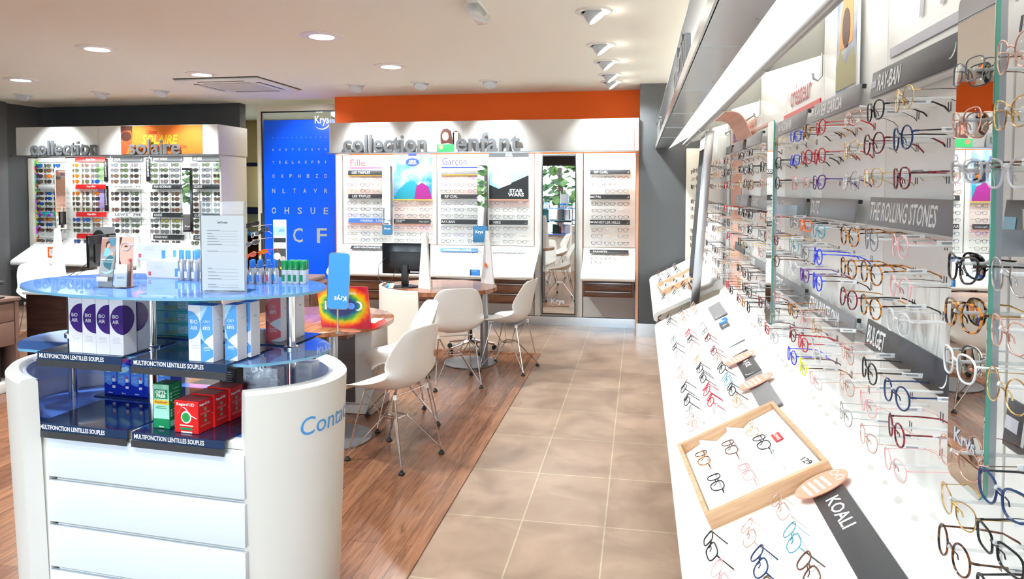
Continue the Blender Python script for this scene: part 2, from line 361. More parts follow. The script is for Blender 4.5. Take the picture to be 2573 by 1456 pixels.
MB().lathe([(0.035, 0.12), (0.05, 0.16), (0.05, 0.26), (0.035, 0.30)], (0, -0.03, 0)).build('head', M['greige'], sc)
MB().tube([(0, -0.04, 0.30), (0, -0.10, 0.38)], 0.022, 10).build('eyepiece', M['black'], sc)
l = D.lights.new('bench_lamp', 'POINT'); l.energy = 14; l.color = (0.9, 1, 0.9); l.shadow_soft_size = 0.1
lo = D.objects.new('bench_lamp', l); C.objects.link(lo); lo.location = (-5.3, 10.4, 1.17)
l = D.lights.new('rear_room_lamp', 'AREA'); l.energy = 18; l.color = WARM; l.size = 0.2
lo = D.objects.new('rear_room_lamp', l); C.objects.link(lo); lo.location = (-4.6, 9.6, ZC-0.03)
rl = thing('recessed_downlight', 'round downlight seen through the clear top of the blue door', 'ceiling light', (-4.6, 9.6, ZC))
MB().lathe([(0.12, 0), (0.12, -0.012), (0.08, -0.014)]).build('trim_ring', M['lampwhite'], rl)
MB().lathe([(0.078, -0.012), (0.078, -0.017)]).build('lamp', M['bulb'], rl)

# glazed partition with blue film
b = MB()
for (x0, x1, z0, z1) in ((-4.87, -4.82, 0, 2.68), (-3.775, -3.72, 0, 2.68), (-4.82, -3.775, 2.60, 2.68), (-4.82, -3.775, 0, 0.08)): b.bbox(x0, x1, 8.42, 8.48, z0, z1, 0.004)
dr = struct(b.build('door_1', mat('cream_frame', (0.70, 0.66, 0.50), 0.4)))
MB().box(-4.82, -3.775, 8.455, 8.463, 0.08, 2.60).build('pane', M['pane'], dr)
b = MB(); b.box(-4.82, -4.805, 8.44, 8.47, 0.08, 2.60); b.box(-4.82, -3.775, 8.44, 8.47, 2.585, 2.60)
b.build('seal', M['black'], dr)
MB().box(-4.795, -3.775, 8.448, 8.454, 0.10, 2.488).build('film', M['film'], dr)
rows = [('ROCVUGFNEGPA', 2.262, 0.016, 'cut2'), ('BHDTZHDWN', 2.108, 0.028, 0), ('YSELKSFDI', 1.947, 0.036, 0), ('OXPHBZD', 1.767, 0.047, 0), ('NLTAVR', 1.577, 0.058, 0), ('OHSUE', 1.322, 0.085, 0), ('CF', 1.005, 0.19, 0)]
M['cut2'] = mat('film_cut_faint', (0.15, 0.30, 0.62), 0.4)
for s_, z, h, q in rows:
    n_ = len(s_)
    for k, ch in enumerate(s_):
        x = -4.66+0.72*(k/(n_-1)) if n_ > 2 else (-4.33, -4.0)[k]
        text('cut_letter', ch, h*(0.28 if ch == 'I' else 0.72), M['cut2'] if q else M['cut'], dr, (x, 8.447, z), height=h, bold=0.01)
text('logo', 'Krys', 0.195, M['textwhite'], dr, (-3.985, 8.446, 2.47), height=0.13, bold=0.02)
def arc_mesh(r, a0, a1, wmax, n=26, T=None):
    b = MB(); top = []; bot = []
    for k in range(n+1):
        a = R(a0+(a1-a0)*k/n); w_ = wmax*math.sin(PI*k/n)+0.0002
        top.append(((r+w_/2)*math.cos(a), (r+w_/2)*math.sin(a))); bot.append(((r-w_/2)*math.cos(a), (r-w_/2)*math.sin(a)))
    for k in range(n): b.prism([top[k], top[k+1], bot[k+1], bot[k]], -0.0006, 0, 'y', T)
    return b
arc_mesh(0.125, 25+0, -140, 0.016).build('logo_arc', M['textwhite'], dr).location = (-3.985, 8.446, 2.49)

# plinths
struct(MB().box(-3.62, -0.02, 8.19, 8.25, 0, 0.105).build('baseboard_back', M['alu']))
struct(MB().box(-0.02, 0.64, 7.755, 7.772, 0, 0.14).build('baseboard_column', M['alu']))
tag(MB().bbox(-0.012, 0.0, 7.83, 7.87, 0.30, 0.38, 0.003).build('wall_socket', M['white']), 'small white socket plate low on the grey column edge', 'socket')

# ------------------------------------------------------------------ wall fixtures (back)
bu = thing('display_fixture', 'white wall display fixture of the children section under the orange wall', 'display', (0, 0, 0))
for (x0, x1) in ((-3.60, -2.405), (-2.395, -1.215), (-0.635, -0.04)):
    MB().bbox(x0, x1, 8.205, 8.235, 0.93, 2.02, 0.003).build('display_board', M['panel'], bu)
for (x0, x1) in ((-3.68, -3.61), (-1.205, -1.13), (-0.715, -0.645)): MB().bbox(x0, x1, 8.18, 8.235, 0.11, 2.02, 0.004).build('upright', M['white'], bu)
for (x0, x1) in ((-3.60, -1.215), (-1.125, -0.715), (-0.64, -0.04)):
    MB().box(x0, x1, 8.21, 8.24, 0.39, 0.925).build('lower_board', M['white'], bu)
    MB().box(x0, x1, 8.20, 8.24, 0.11, 0.382).build('lower_board', M['greige'], bu)
MB().box(-0.035, -0.004, 7.80, 8.25, 0.0, 2.02).build('end_cheek', mat('peach_cheek', (0.80, 0.42, 0.26), 0.5), bu)
cn = MB().box(-3.53, -0.06, 7.74, 7.76, 2.022, 2.37).build('canopy', M['greige'], bu)
MB().box(-3.53, -0.01, 7.76, 8.25, 2.352, 2.37).build('canopy_top', M['white'], cn)
MB().box(-0.055, -0.01, 7.74, 7.76, 2.022, 2.37).build('canopy_end', M['greige'], cn)
MB().bbox(-3.56, -3.53, 7.735, 8.25, 2.015, 2.37, 0.003).build('canopy_cheek', M['greige'], cn)
MB().box(-3.53, -0.01, 7.95, 8.25, 2.30, 2.34).build('soffit', M['white'], cn)
MB().box(-1.96, -1.958, 7.738, 7.74, 2.03, 2.37).build('joint_line', M['textgrey'], cn)
MB().bbox(-3.56, -0.01, 7.66, 7.76, 2.008, 2.020, 0.002).build('ledge', M['steel'], cn)
MB().tube([(-3.5, 7.9, 2.06), (-0.1, 7.9, 2.06)], 0.013, 10).build('fluorescent_tube', mat('tube_lamp', (1, 1, 1), 0.5, emit=(1, 0.95, 0.86), es=6), cn)
def hook(par, x, y, z):
    MB().tube([(x, y, z+0.05), (x, y, z), (x, y-0.012, z-0.008), (x, y-0.022, z)], 0.003, 6).build('hook', M['steel'], par)
for x in (-3.57, -2.41, -1.225, -0.66, -0.05): hook(bu, x, 8.19, 1.97)
def sign3d(s_, x, y, z, w_, h, name, label, per=None):
    t = thing(name, label, 'lettering', (x, y, z))
    text('lettering', s_, w_, M['letter'], t, (w_/2, 0, h/2), ext=0.022, height=h, bold=0.016)
    return t
sign3d('collection', -3.37, 7.71, 2.02, 1.0, 0.205, 'shop_lettering', 'large grey word on the ledge above the heading underlined in pink')
sign3d('enfant', -2.03, 7.71, 2.02, 0.73, 0.215, 'shop_lettering', 'large grey six-letter word beside the picture of a girl')
gp = thing('picture_card', 'photo card of a dark haired girl in glasses between two grey words', 'picture', (-2.15, 7.70, 2.02))
MB().box(-0.1, 0.1, 0, 0.004, 0, 0.275).build('card', M['signwhite'], gp)
MB().box(-0.1, 0.1, -0.001, 0, 0, 0.085).build('green_band', mat('print_green', (0.05, 0.45, 0.14), 0.5), gp)
MB().prism([(-0.055, 0.09), (-0.06, 0.20), (-0.03, 0.255), (0.02, 0.265), (0.065, 0.235), (0.085, 0.12), (0.08, 0.085), (0.03, 0.10)], -0.0015, -0.001, 'y').build('hair', M['hair'], gp)
MB().prism(circ(0.038, 20, 0.0, 0.175, 0.048), -0.002, -0.0015, 'y').build('face', M['skin'], gp)
b = MB(); b.tube([(p[0], -0.003, p[1]) for p in circ(0.014, 14, -0.018, 0.185)], 0.0015, 5, closed=True); b.tube([(p[0], -0.003, p[1]) for p in circ(0.014, 14, 0.018, 0.185)], 0.0015, 5, closed=True); b.build('printed_glasses', M['red'], gp)
MB().prism(circ(0.026, 18, -0.055, 0.055), -0.002, -0.001, 'y').build('orange_dot', M['peach'], gp)
MB().box(0.085, 0.145, 0.0, 0.05, 0, 0.22).build('side_card', M['greige'], gp)

def shelf(name, label, T, L0, L1, par=None):
    """sloping display shelf; profile in (d, z) with d measured out from the wall, length along the second axis"""
    pr = [(0.0, 0.925), (0.05, 0.925), (0.075, 0.905), (0.085, 0.875), (0.455, 0.685), (0.49, 0.668), (0.513, 0.65), (0.522, 0.628), (0.518, 0.605), (0.50, 0.594), (0.488, 0.602), (0.492, 0.622), (0.482, 0.640), (0.455, 0.655), (0.08, 0.845), (0.0, 0.86)]
    me = MB().prism(pr, L0, L1, 'y').mesh(name, M['plastic'], ang=50)
    o = link(name, me); o.matrix_world = T; tag(o, label, 'shelf'); return o
def drawers(x0, x1, yf, yb, z1, z0, label, T=None, hs=(0.055, 0.115, 0.10)):
    t = thing('drawer_cabinet', label, 'cabinet', (0, 0, 0))
    if T is not None: t.matrix_world = T
    MB().box(x0, x1, yf+0.02, yb, z0, z1).build('carcass', M['walnut'], t)
    z = z1-0.006
    for h in hs:
        d = MB().bbox(x0+0.025, x1-0.025, yf, yf+0.02, z-h+0.006, z, 0.002).build('drawer', M['walnut'], t)
        MB().bbox(x0+0.035, x1-0.035, yf-0.012, yf, z-0.012, z-0.004, 0.002).build('handle', M['silver'], d)
        z -= h
    return t
TB = Matrix.Translation((0, 8.235, 0)) @ Matrix.Rotation(R(-90), 4, 'Z')      # d -> -y, length -> x
shelf('sloping_shelf', 'long white sloping shelf under the children spectacles', TB, -3.60, -1.15)
shelf('sloping_shelf', 'short white sloping shelf between the tall mirror and grey column', TB, -0.625, -0.04)
drawers(-3.45, -2.33, 7.78, 8.19, 0.60, 0.305, 'walnut drawer cabinet under the long shelf by the blue door')
drawers(-2.32, -1.20, 7.78, 8.19, 0.60, 0.305, 'walnut drawer cabinet under the long shelf beside the tall mirror')
drawers(-0.615, -0.045, 7.78, 8.19, 0.62, 0.41, 'small walnut drawer cabinet beside the grey column', hs=(0.04, 0.095, 0.07))
tm = thing('wall_mirror', 'tall narrow black framed mirror on the children wall', 'mirror', (-0.915, 8.14, 0))
MB().bbox(-0.205, 0.205, 0, 0.04, 0.13, 2.012, 0.004).build('outer_frame', M['silver'], tm)
MB().box(-0.197, 0.197, -0.006, 0, 0.14, 2.005).build('black_border', M['black'], tm)
MB().box(-0.185, 0.185, -0.008, -0.006, 0.155, 1.99).build('mirror_glass', M['mirror'], tm)
text('logo', 'Krys', 0.16, M['textlight'], tm, (-0.01, -0.0085, 0.29), height=0.07, bold=0.02)

# headings and posters on the back boards
for s_, x, w_, m_, lc, lab in (('Fille', -3.50, 0.19, M['pink'], M['pink'], 'pink Fille heading with underline on the display board by the blue door'), ('Garçon', -2.33, 0.30, M['dblue'], M['dblue'], 'blue Garçon heading with underline on the display board')):
    t = thing('heading_strip', lab, 'sign', (x, 8.20, 1.86))
    text('lettering', s_, w_, M['brick'] if s_ == 'Fille' else mat('print_indigo', (0.06, 0.07, 0.20), 0.5), t, (w_/2, 0, 0.065), height=0.08 if s_ == 'Fille' else 0.105)
    MB().box(-0.01, 0.455, 0, 0.003, -0.005, 0.008).build('underline', lc, t)
pm = noise_col(mat('poster_blue_wash', (0.3, 0.6, 0.9), 0.3), (0.03, 0.24, 0.66), (0.50, 0.80, 0.95), 7, 5)
t = thing('poster', 'blue mottled poster with an oval title badge above a yellow ledge', 'poster', (-2.69, 8.16, 1.48))
MB().box(-0.24, 0.24, 0, 0.004, 0, 0.54).build('print', pm, t)
MB().prism(circ(0.085, 24, 0, 0.445, 0.05), -0.002, 0, 'y').build('badge', M['dblue'], t)
text('lettering', 'REINE\nNEIGES', 0.10, M['textwhite'], t, (0, -0.0025, 0.445), height=0.05)
MB().box(-0.05, 0.05, -0.004, 0.002, 0.52, 0.555).build('top_badge', M['dblue'], t)
MB().prism([(-0.24, 0), (-0.19, 0.10), (-0.08, 0.20), (0.02, 0.22), (0.12, 0.12), (0.24, 0.18), (0.24, 0)], -0.001, 0, 'y').build('teal_field', mat('poster_teal', (0.02, 0.30, 0.40), 0.4), t)
MB().prism([(0.02, 0), (0.05, 0.16), (0.12, 0.20), (0.2, 0.15), (0.24, 0.02), (0.24, 0)], -0.0015, -0.001, 'y').build('violet_field', mat('poster_violet', (0.33, 0.02, 0.22), 0.4), t)
MB().box(-0.245, 0.245, -0.004, 0.03, -0.012, -0.002).build('ledge', M['yellow'], t)
t = thing('poster', 'black and pale blue poster printed with two words in white capitals', 'poster', (-1.51, 8.16, 1.485))
MB().box(-0.235, 0.235, 0, 0.004, 0, 0.50).build('print', mat('poster_sky', (0.30, 0.52, 0.72), 0.3), t)
MB().prism([(-0.235, 0), (-0.235, 0.17), (-0.12, 0.12), (0.05, 0.20), (0.235, 0.28), (0.235, 0)], -0.001, 0, 'y').build('dark_field', M['black'], t)
MB().prism([(-0.2, 0.2), (-0.19, 0.34), (-0.10, 0.40), (0.0, 0.33), (0.03, 0.18), (-0.1, 0.13)], -0.0012, -0.0002, 'y').build('pale_shape', M['signwhite'], t)
MB().prism([(0.0, 0.40), (0.235, 0.47), (0.235, 0.40), (0.05, 0.30)], -0.0012, -0.0002, 'y').build('pale_stripe', M['signwhite'], t)
MB().box(-0.24, 0.235, -0.006, 0.004, 0.495, 0.545).build('header', M['signdark'], t)
text('lettering', 'STAR\nWARS', 0.09, M['textwhite'], t, (0, -0.0065, 0.52), height=0.042, bold=0.03)
text('lettering', 'STAR\nWARS', 0.19, M['textwhite'], t, (0.085, -0.002, 0.075), height=0.088, bold=0.03)
MB().box(-0.24, 0.24, -0.006, 0.03, -0.015, -0.003).build('ledge', M['peach'], t)
for (x0, x1, z0, z1, m_, nm) in ((-3.56, -3.03, 1.53, 1.79, 'salmon', 'peach backing sheet behind the upper spectacles by the blue door'), (-2.95, -2.45, 1.22, 1.475, 'palepink', 'pink backing sheet below the mottled blue poster'), (-3.56, -3.03, 1.09, 1.20, 'palepink', 'pink backing strip in the lowest block by the blue door'), (-2.95, -2.45, 1.09, 1.20, 'palepink', 'pink backing strip in the lowest block below the blue poster'), (-2.37, -1.86, 1.54, 1.79, 'salmon', 'peach backing sheet under the blue underlined heading'), (-1.76, -1.27, 1.39, 1.47, 'palepink', 'pink backing strip below the black poster')):
    o = MB().box(x0, x1, 8.199, 8.203, z0, z1).build('backing_sheet', mat('tint_'+m_, tuple(0.5*a+0.5*c for a, c in zip((0.88, 0.87, 0.82), M[m_].node_tree.nodes['Principled BSDF'].inputs[0].default_value[:3])), 0.4)); tag(o, nm, 'backing')
# slim mirrors with logo plates on the back wall
for x, lab in ((-2.975, 'slim rounded mirror beside the mottled blue poster'), (-1.805, 'slim rounded mirror beside the black and pale blue poster')):
    t = thing('slim_mirror', lab, 'mirror', (x, 8.06, 1.05), R(14) if x < -2 else 0)
    MB().prism(rrect(-0.06, 0.06, 0, 0.83, 0.02), 0, 0.012, 'y').build('backing', M['blackgloss'], t)
    MB().prism(rrect(-0.057, 0.057, 0.12, 0.827, 0.018), -0.002, 0, 'y').build('mirror_glass', M['mirror'], t)
    pl = MB().prism(rrect(-0.057, 0.057, 0.003, 0.12, 0.018), -0.002, 0, 'y').build('logo_plate', mat('plate_blue', (0.03, 0.15, 0.30), 0.3), t)
    text('logo', 'Krys', 0.07, M['textwhite'], pl, (0, -0.0025, 0.075), height=0.03, bold=0.02)
    MB().box(-0.01, 0.01, 0.012, 0.14, 0.38, 0.42).build('bracket', M['steel'], t)

def arc_small(par, x, y, z, r=0.02, m_=None):
    o = arc_mesh(r, -100, 20, 0.004, 12).build('swoosh', m_ or M['textwhite'], par); o.location = (x, y, z); return o
def sign(label, T, L, h, s_=None, col='signdark', ts=1.0, tx=0.03, textmat=None, bar=None, italic=False, arc=True, lh=None, tw=None, bow=0.0):
    """sign board, local x along its length, facing -y, tilted by T"""
    t = thing('brand_sign', label, 'sign'); t.matrix_world = T
    MB().bbox(0, L, 0, 0.006, -h/2, h/2, 0.001).build('board', M[col], t)
    if s_:
        lh = lh or h*0.48; w_ = tw or len(s_)*lh*0.56
        text('lettering', s_, w_, textmat or M['textwhite'], t, (tx, -0.0003, 0), height=lh, bold=0.012, align='L', shear=0.25 if italic else 0)
    if bar: MB().box(0.002, 0.04, -0.0008, 0, -h*0.14, h*0.14).build('accent_bar', bar, t)
    if arc: arc_small(t, L-0.035, -0.0002, 0.006, h*0.33)
    return t
def TW(x, y, z, tilt=0): return Matrix.Translation((x, y, z)) @ Matrix.Rotation(R(tilt), 4, 'X')
SB = [(-3.516, -3.03, [('LES TRIPLES', 1.803, 'signdark', 0.05), ('LES TRIPLES', 1.514, 'signdark', 0.055), ('VAIANA   110€', 1.216, 'midblue', 0.15)], 'beside the blue door'),
      (-2.931, -2.469, [('PEPE JEANS\nJUNIOR', 1.212, 'signdark', 0.02)], 'below the mottled blue poster'),
      (-2.34, -1.87, [('RIP CURL', 1.806, 'signgrey', 0.01), ('RIP CURL', 1.514, 'signdark', 0.05), ('RAY-BAN', 1.212, 'signdark', 0.01)], 'under the blue underlined heading'),
      (-1.748, -1.285, [('NIKE', 1.210, 'signdark', 0.055)], 'below the black poster'),
      (-0.558, -0.103, [('RIP CURL', 1.80, 'signdark', 0.045), ('1796', 1.514, 'signdark', 0.045), ('WHISTLER HILLS', 1.222, 'signdark', 0.045)], 'between tall mirror and grey column')]
for x0, x1, ss, ph in SB:
    for k, (s_, z, c_, tx) in enumerate(ss):
        w0 = {0: 'topmost', 1: 'middle', 2: 'lowest'}[k] if len(ss) == 3 else 'only'
        desc = {'signdark': 'dark grey', 'signgrey': 'light grey', 'midblue': 'blue printed'}[c_]
        sg = sign(f'{w0} {desc} name strip {ph}', TW(x0, 8.165, z, -8), x1-x0, 0.056, s_, c_, tx=tx, bar=(M['signwhite'] if s_ in ('1796', 'WHISTLER HILLS') else None), arc=(c_ != 'midblue' and s_[:2] != 'PE'), lh=0.03 if '\n' not in s_ else 0.04, tw={'LES TRIPLES': 0.235, 'WHISTLER HILLS': 0.30, 'RIP CURL': 0.16, 'RAY-BAN': 0.165, '1796': 0.08, 'NIKE': 0.085}.get(s_, 0.12 if '\n' in s_ else 0.3))
        if s_[:2] == 'PE': text('lettering', 'Pepe Jeans', 0.12, M['textwhite'], sg, (0.38, -0.0003, -0.004), height=0.022, shear=0.3)
        if c_ != 'midblue' or 1: MB().box(0, x1-x0, 0.006, 0.04, -0.034, -0.029).build('ledge', {'VAIANA   110€': M['peach'], 'PEPE JEANS\nJUNIOR': M['peach']}.get(s_, M['yellow'] if (k == 0 and len(ss) == 3 and x0 < -2) else M['white']), sg)
for x, z, L, s_, c_, lab in ((-3.46, 0.893, 0.42, 'LULU CASTAGNETTE', 'signdark', 'italic dark name strip lying on the long shelf near the blue door'), (-2.33, 0.883, 0.46, 'VAIANA 110€', 'midblue', 'violet-blue price strip lying on the middle of the long shelf'), (-1.72, 0.883, 0.42, 'OBB  CANTONE 49€', 'signwhite', 'white price strip lying on the long shelf below the black poster'), (-0.555, 0.89, 0.44, 'PARASITE', 'signdark', 'dark name strip lying on the short shelf by the column')):
    sign(lab, TW(x, 8.10, z, -50), L, 0.055, s_, c_, tx=0.04, lh=0.028, tw=0.34 if len(s_) > 9 else 0.16, italic=s_[0] == 'L', arc=False, textmat=M['textblue'] if c_ == 'signwhite' else None)

# ------------------------------------------------------------------ right display wall
ru = thing('display_fixture', 'long white wall fixture with a rail and metal canopy on the right wall', 'display', (0, 0, 0))
PY = [1.04+0.64*k for k in range(7)]+[5.70, 6.37, 7.04]      # centre of every display board along the wall
PY[0] = 1.04
for k, yc in enumerate(PY):
    if k == 0: MB().box(WX, WX+0.02, -0.6, 1.352, 0.86, 2.24).build('display_board', M['panel'], ru)
    else: MB().bbox(WX, WX+0.02, yc-0.317, yc+(0.317 if k < 9 else 0.40), 0.86, 2.24, 0.002).build('display_board', M['panel'], ru)
cp = MB().box(0.175, 0.307, -0.6, 7.77, 2.036, 2.046).build('canopy', M['steel'], ru)
MB().box(0.168, 0.178, -0.6, 7.77, 2.036, 2.085).build('canopy_lip', M['silver'], cp)
MB().box(0.178, 0.307, -0.6, 7.77, 2.30, 2.31).build('canopy_top', M['steel'], cp)
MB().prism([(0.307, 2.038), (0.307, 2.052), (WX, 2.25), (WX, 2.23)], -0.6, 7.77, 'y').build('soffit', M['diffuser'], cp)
for y in (2.25, 3.2, 4.15, 5.1, 6.05): MB().box(0.176, 0.306, y, y+0.003, 2.0345, 2.036).build('joint_line', M['silver'], cp)
for k in range(16):
    y = 1.9+0.36*k; MB().lathe([(0.004, 0), (0.004, -0.002)], (0.292, y, 2.036), 8).build('screw', M['steel'], cp)
MB().bbox(0.49, 0.63, 7.72, 7.77, 0.6, 2.036, 0.003).build('end_panel', M['ivory'], ru)
rail = MB().tube([(0.44, -0.6, 2.045), (0.44, 7.2, 2.045)], 0.021, 14).build('rail', M['silver'], ru)
MB().lathe([(0.026, -0.02), (0.026, 0.02)], (0, 0, 0), 14, Matrix.Translation((0.44, 5.35, 2.045)) @ Matrix.Rotation(R(90), 4, 'X')).build('rail_sleeve', M['steel'], rail)
for y in (1.33, 2.65, 3.95, 5.22, 6.5):
    bk = MB().prism([(0.425, 2.062), (0.425, 2.03), (0.445, 2.018), (0.634, 2.075), (0.634, 2.205), (0.46, 2.07)], y-0.003, y+0.003, 'y').build('bracket', M['bracket'], ru)
    MB().tube([(0.628, y, 2.08), (0.628, y, 2.0), (0.615, y, 1.985), (0.602, y, 1.99), (0.598, y, 2.01)], 0.0045, 7).build('hook', M['silver'], bk)
for y0, y1 in ((1.34, 2.0), (3.95, 5.2)): MB().tube([(0.603, y0, 2.0 if y0 > 2 else 2.10), (0.603, y1, 2.0 if y0 > 2 else 2.10)], 0.006, 8).build('hanging_bar', M['silver'], ru)
def word_r(s_, y, L, label):
    t = thing('shop_lettering', label, 'lettering', (0.19, y, 2.085), R(-90))
    text('lettering', s_, L, M['letter'], t, (L/2, 0, 0.09), ext=0.02, height=0.18 if s_ != 'optique' else 0.2, bold=0.012)
word_r('collection', 3.75, 0.95, 'tall grey letters on the metal canopy, word cut by the picture top')
word_r('collection', 7.15, 0.95, 'grey letters at the far end of the metal canopy')
TR = Matrix.Translation((WX, 0, 0)) @ Matrix.Rotation(R(180), 4, 'Z')       # d -> -x, length -> -y
shelf('sloping_shelf', 'long white sloping shelf in front carrying the wooden tray', TR, -5.04, 0.6)
shelf('sloping_shelf', 'far white sloping shelf beside the grey column', TR, -7.70, -5.44)
for (y0, y1, lab) in ((-0.6, 4.99, 'walnut cabinet under the long white shelf on the right'), (5.48, 7.68, 'walnut cabinet under the far white shelf')):
    t = thing('drawer_cabinet', lab, 'cabinet', (0, 0, 0))
    MB().box(0.19, 0.62, y0, y1, 0.30, 0.585).build('carcass', M['walnut'], t)
    MB().prism([(0.15, 0.61), (0.18, 0.60), (0.62, 0.59), (0.62, 0.85), (0.55, 0.84), (0.19, 0.655)], y0, y0+0.01, 'y').build('cheek', M['ivory'], t)
    for q, z in enumerate((0.57, 0.46, 0.36)): MB().bbox(0.175, 0.19, y0+0.03, y1-0.03, z-0.085, z, 0.002).build('drawer', M['walnut'], t); MB().bbox(0.163, 0.175, y0+0.05, y1-0.05, z-0.012, z-0.004, 0.002).build('handle', M['silver'], t)
struct(MB().box(WX-0.01, WX+0.03, -0.6, 7.72, 0, 0.86).build('wall_right_lower', M['ivory']))

def TRW(x, y, z, tilt=0): return Matrix.Translation((x, y, z)) @ Matrix.Rotation(R(-90), 4, 'Z') @ Matrix.Rotation(R(tilt), 4, 'X')
# (far y, length, z, text, colour, lettering width, phrase)
RS = [(2.0, 0.515, 1.872, 'RAY-BAN', 'signdark', 0.155, 'topmost dark name board just left of the big slim mirror', 1, 0.066),
      (2.625, 0.52, 1.865, 'XAVIER GARCIA', 'signgrey', 0.34, 'topmost grey name board below the straw hat poster', 0, 0.06),
      (3.30, 0.56, 1.865, 'ANA HICKMANN', 'signgrey', 0.30, 'topmost grey name board below the red underlined heading', 0, 0.06),
      (4.2, 0.5, 1.865, 'DIOR', 'signgrey', 0.14, 'topmost grey name board beyond the second slim mirror', 0, 0.06),
      (4.75, 0.42, 1.865, None, 'signgrey', 0.18, 'topmost grey name board farthest along, before the peach strip', 0, 0.06),
      (2.0, 0.52, 1.545, 'THE ROLLING STONES', 'signgrey', 0.42, 'curved grey board with the longest lettering of the middle tier', 0, 0.072),
      (2.64, 0.52, 1.54, 'DUTZ', 'signgrey', 0.11, 'middle tier grey board with a four-letter name', 0, 0.066),
      (3.30, 0.56, 1.535, 'ANA HICKMANN', 'signgrey', 0.30, 'middle tier grey board beside the second slim mirror', 0, 0.066),
      (3.98, 0.6, 1.535, 'CHARRIOL', 'signgrey', 0.22, 'middle tier grey board beyond the second slim mirror', 0, 0.066),
      (4.62, 0.5, 1.535, 'TOM FORD', 'signgrey', 0.20, 'middle tier grey board beside the peach wall strip', 0, 0.066),
      (2.0, 0.51, 1.222, 'BULGET', 'signdark', 0.13, 'lowest tier dark board just left of the big slim mirror', 0, 0.072),
      (2.64, 0.53, 1.205, 'ETNIA BARCELONA', 'signgrey', 0.37, 'lowest tier grey board with a white lower ledge', 0, 0.066),
      (3.28, 0.54, 1.20, 'ESPRIT', 'signgrey', 0.15, 'lowest tier grey board beside the second slim mirror', 0, 0.066),
      (3.98, 0.5, 1.22, 'GUESS', 'signgrey', 0.13, 'lowest tier pale board beyond the second slim mirror', 0, 0.05),
      (4.62, 0.4, 1.25, None, 'signdark', 0.04, 'lowest tier dark board on the peach wall strip', 0, 0.05),
      (1.30, 0.6, 1.545, 'WOOW', 'signdark', 0.2, 'middle tier dark board with a pale blue bar, cut by the picture edge', 2, 0.078),
      (1.275, 0.6, 1.22, 'RIP CURL', 'signdark', 0.27, 'lowest tier dark board cut by the picture edge', 1, 0.078),
      (5.15, 0.3, 1.87, None, 'signdark', 0.1, 'topmost dark board beyond the steel framed mirror', 0, 0.05)]
for (y, L, z, s_, c_, tw, ph, bar, h) in RS:
    sg = sign(ph, TRW(WX-0.038, y, z, -6), L, h, s_, c_, tx=0.055 if bar else 0.015, lh=h*0.66, tw=tw, bar={1: M['textlight'], 2: mat('pale_blue_bar', (0.35, 0.62, 0.80), 0.5)}.get(bar), arc=s_ in ('RAY-BAN', 'BULGET'))
    MB().box(L-0.009, L-0.004, 0.006, 0.018, h/2-0.012, h/2).build('clip', M['black'], sg)
    MB().box(0.002, L-0.002, 0.006, 0.032, -h/2-0.004, -h/2).build('ledge', M['panel'], sg)
sg = sign('white price board at the upper right picture edge', TRW(WX-0.04, 1.29, 1.86, -6), 0.6, 0.09, 'le coq sportif', 'signwhite', tx=0.03, lh=0.035, tw=0.33, arc=False, textmat=M['textblack'])
t = thing('heading_strip', 'grey script heading above the topmost dark name board', 'sign'); t.matrix_world = TRW(WX-0.004, 1.80, 1.95)
text('lettering', 'Mode', 0.48, M['textlight'], t, (0.26, 0, 0.11), height=0.13, shear=0.12)
MB().box(-0.17, 0.6, 0, 0.003, -0.012, 0.012).build('underline', M['textlight'], t)
t = thing('heading_strip', 'brick red heading with a thick red underline', 'sign'); t.matrix_world = TRW(WX-0.004, 3.30, 1.915)
text('lettering', 'créateur', 0.36, M['brick'], t, (0.30, 0, 0.075), height=0.085)
MB().box(-0.02, 0.62, 0, 0.003, -0.008, 0.012).build('underline', M['red'], t)
t = thing('heading_strip', 'pale orange heading with a thin underline beyond the second slim mirror', 'sign'); t.matrix_world = TRW(WX-0.004, 4.45, 1.93)
text('lettering', 'Couture', 0.34, M['peach'], t, (0.2, 0, 0.06), height=0.07)
MB().box(-0.1, 0.75, 0, 0.003, -0.008, 0.006).build('underline', M['salmon'], t)
t = thing('heading_strip', 'blue heading on the peach strip of the right wall', 'sign'); t.matrix_world = TRW(WX-0.006, 5.05, 1.90)
text('lettering', 'bebe', 0.28, M['dblue'], t, (0.18, 0, 0.06), height=0.09)
MB().box(0, 0.45, 0, 0.003, -0.012, 0.008).build('underline', M['palesky'], t)
o = MB().box(WX-0.004, WX-0.001, 4.62, 5.10, 0.95, 2.02).build('backing_sheet', M['salmon']); tag(o, 'peach backing strip running down the right wall', 'backing')
pc = MB().prism([(0.46, 2.02), (0.50, 2.0), (0.60, 1.95), (0.61, 1.93), (0.62, 1.93), (0.625, 2.02), (0.60, 2.12)], 4.62, 4.65, 'y'); 
b = MB(); prv = None
for k in range(9):
    q = k/8; p0 = (0.475+0.15*(q**0.7), 2.04-0.16*q+0.05*math.sin(q*PI)); 
    if prv: b.box(0, 0, 0, 0, 0, 0); b.v = b.v[:-8]; b.f = b.f[:-6]; b.mi = b.mi[:-6]; b.prism([prv, p0, (p0[0]+0.004, p0[1]+0.003), (prv[0]+0.004, prv[1]+0.003)], 4.15, 4.72, 'y')
    prv = p0
tag(b.build('curling_banner', M['salmon']), 'curling peach banner hanging from the rail before the peach strip', 'banner')
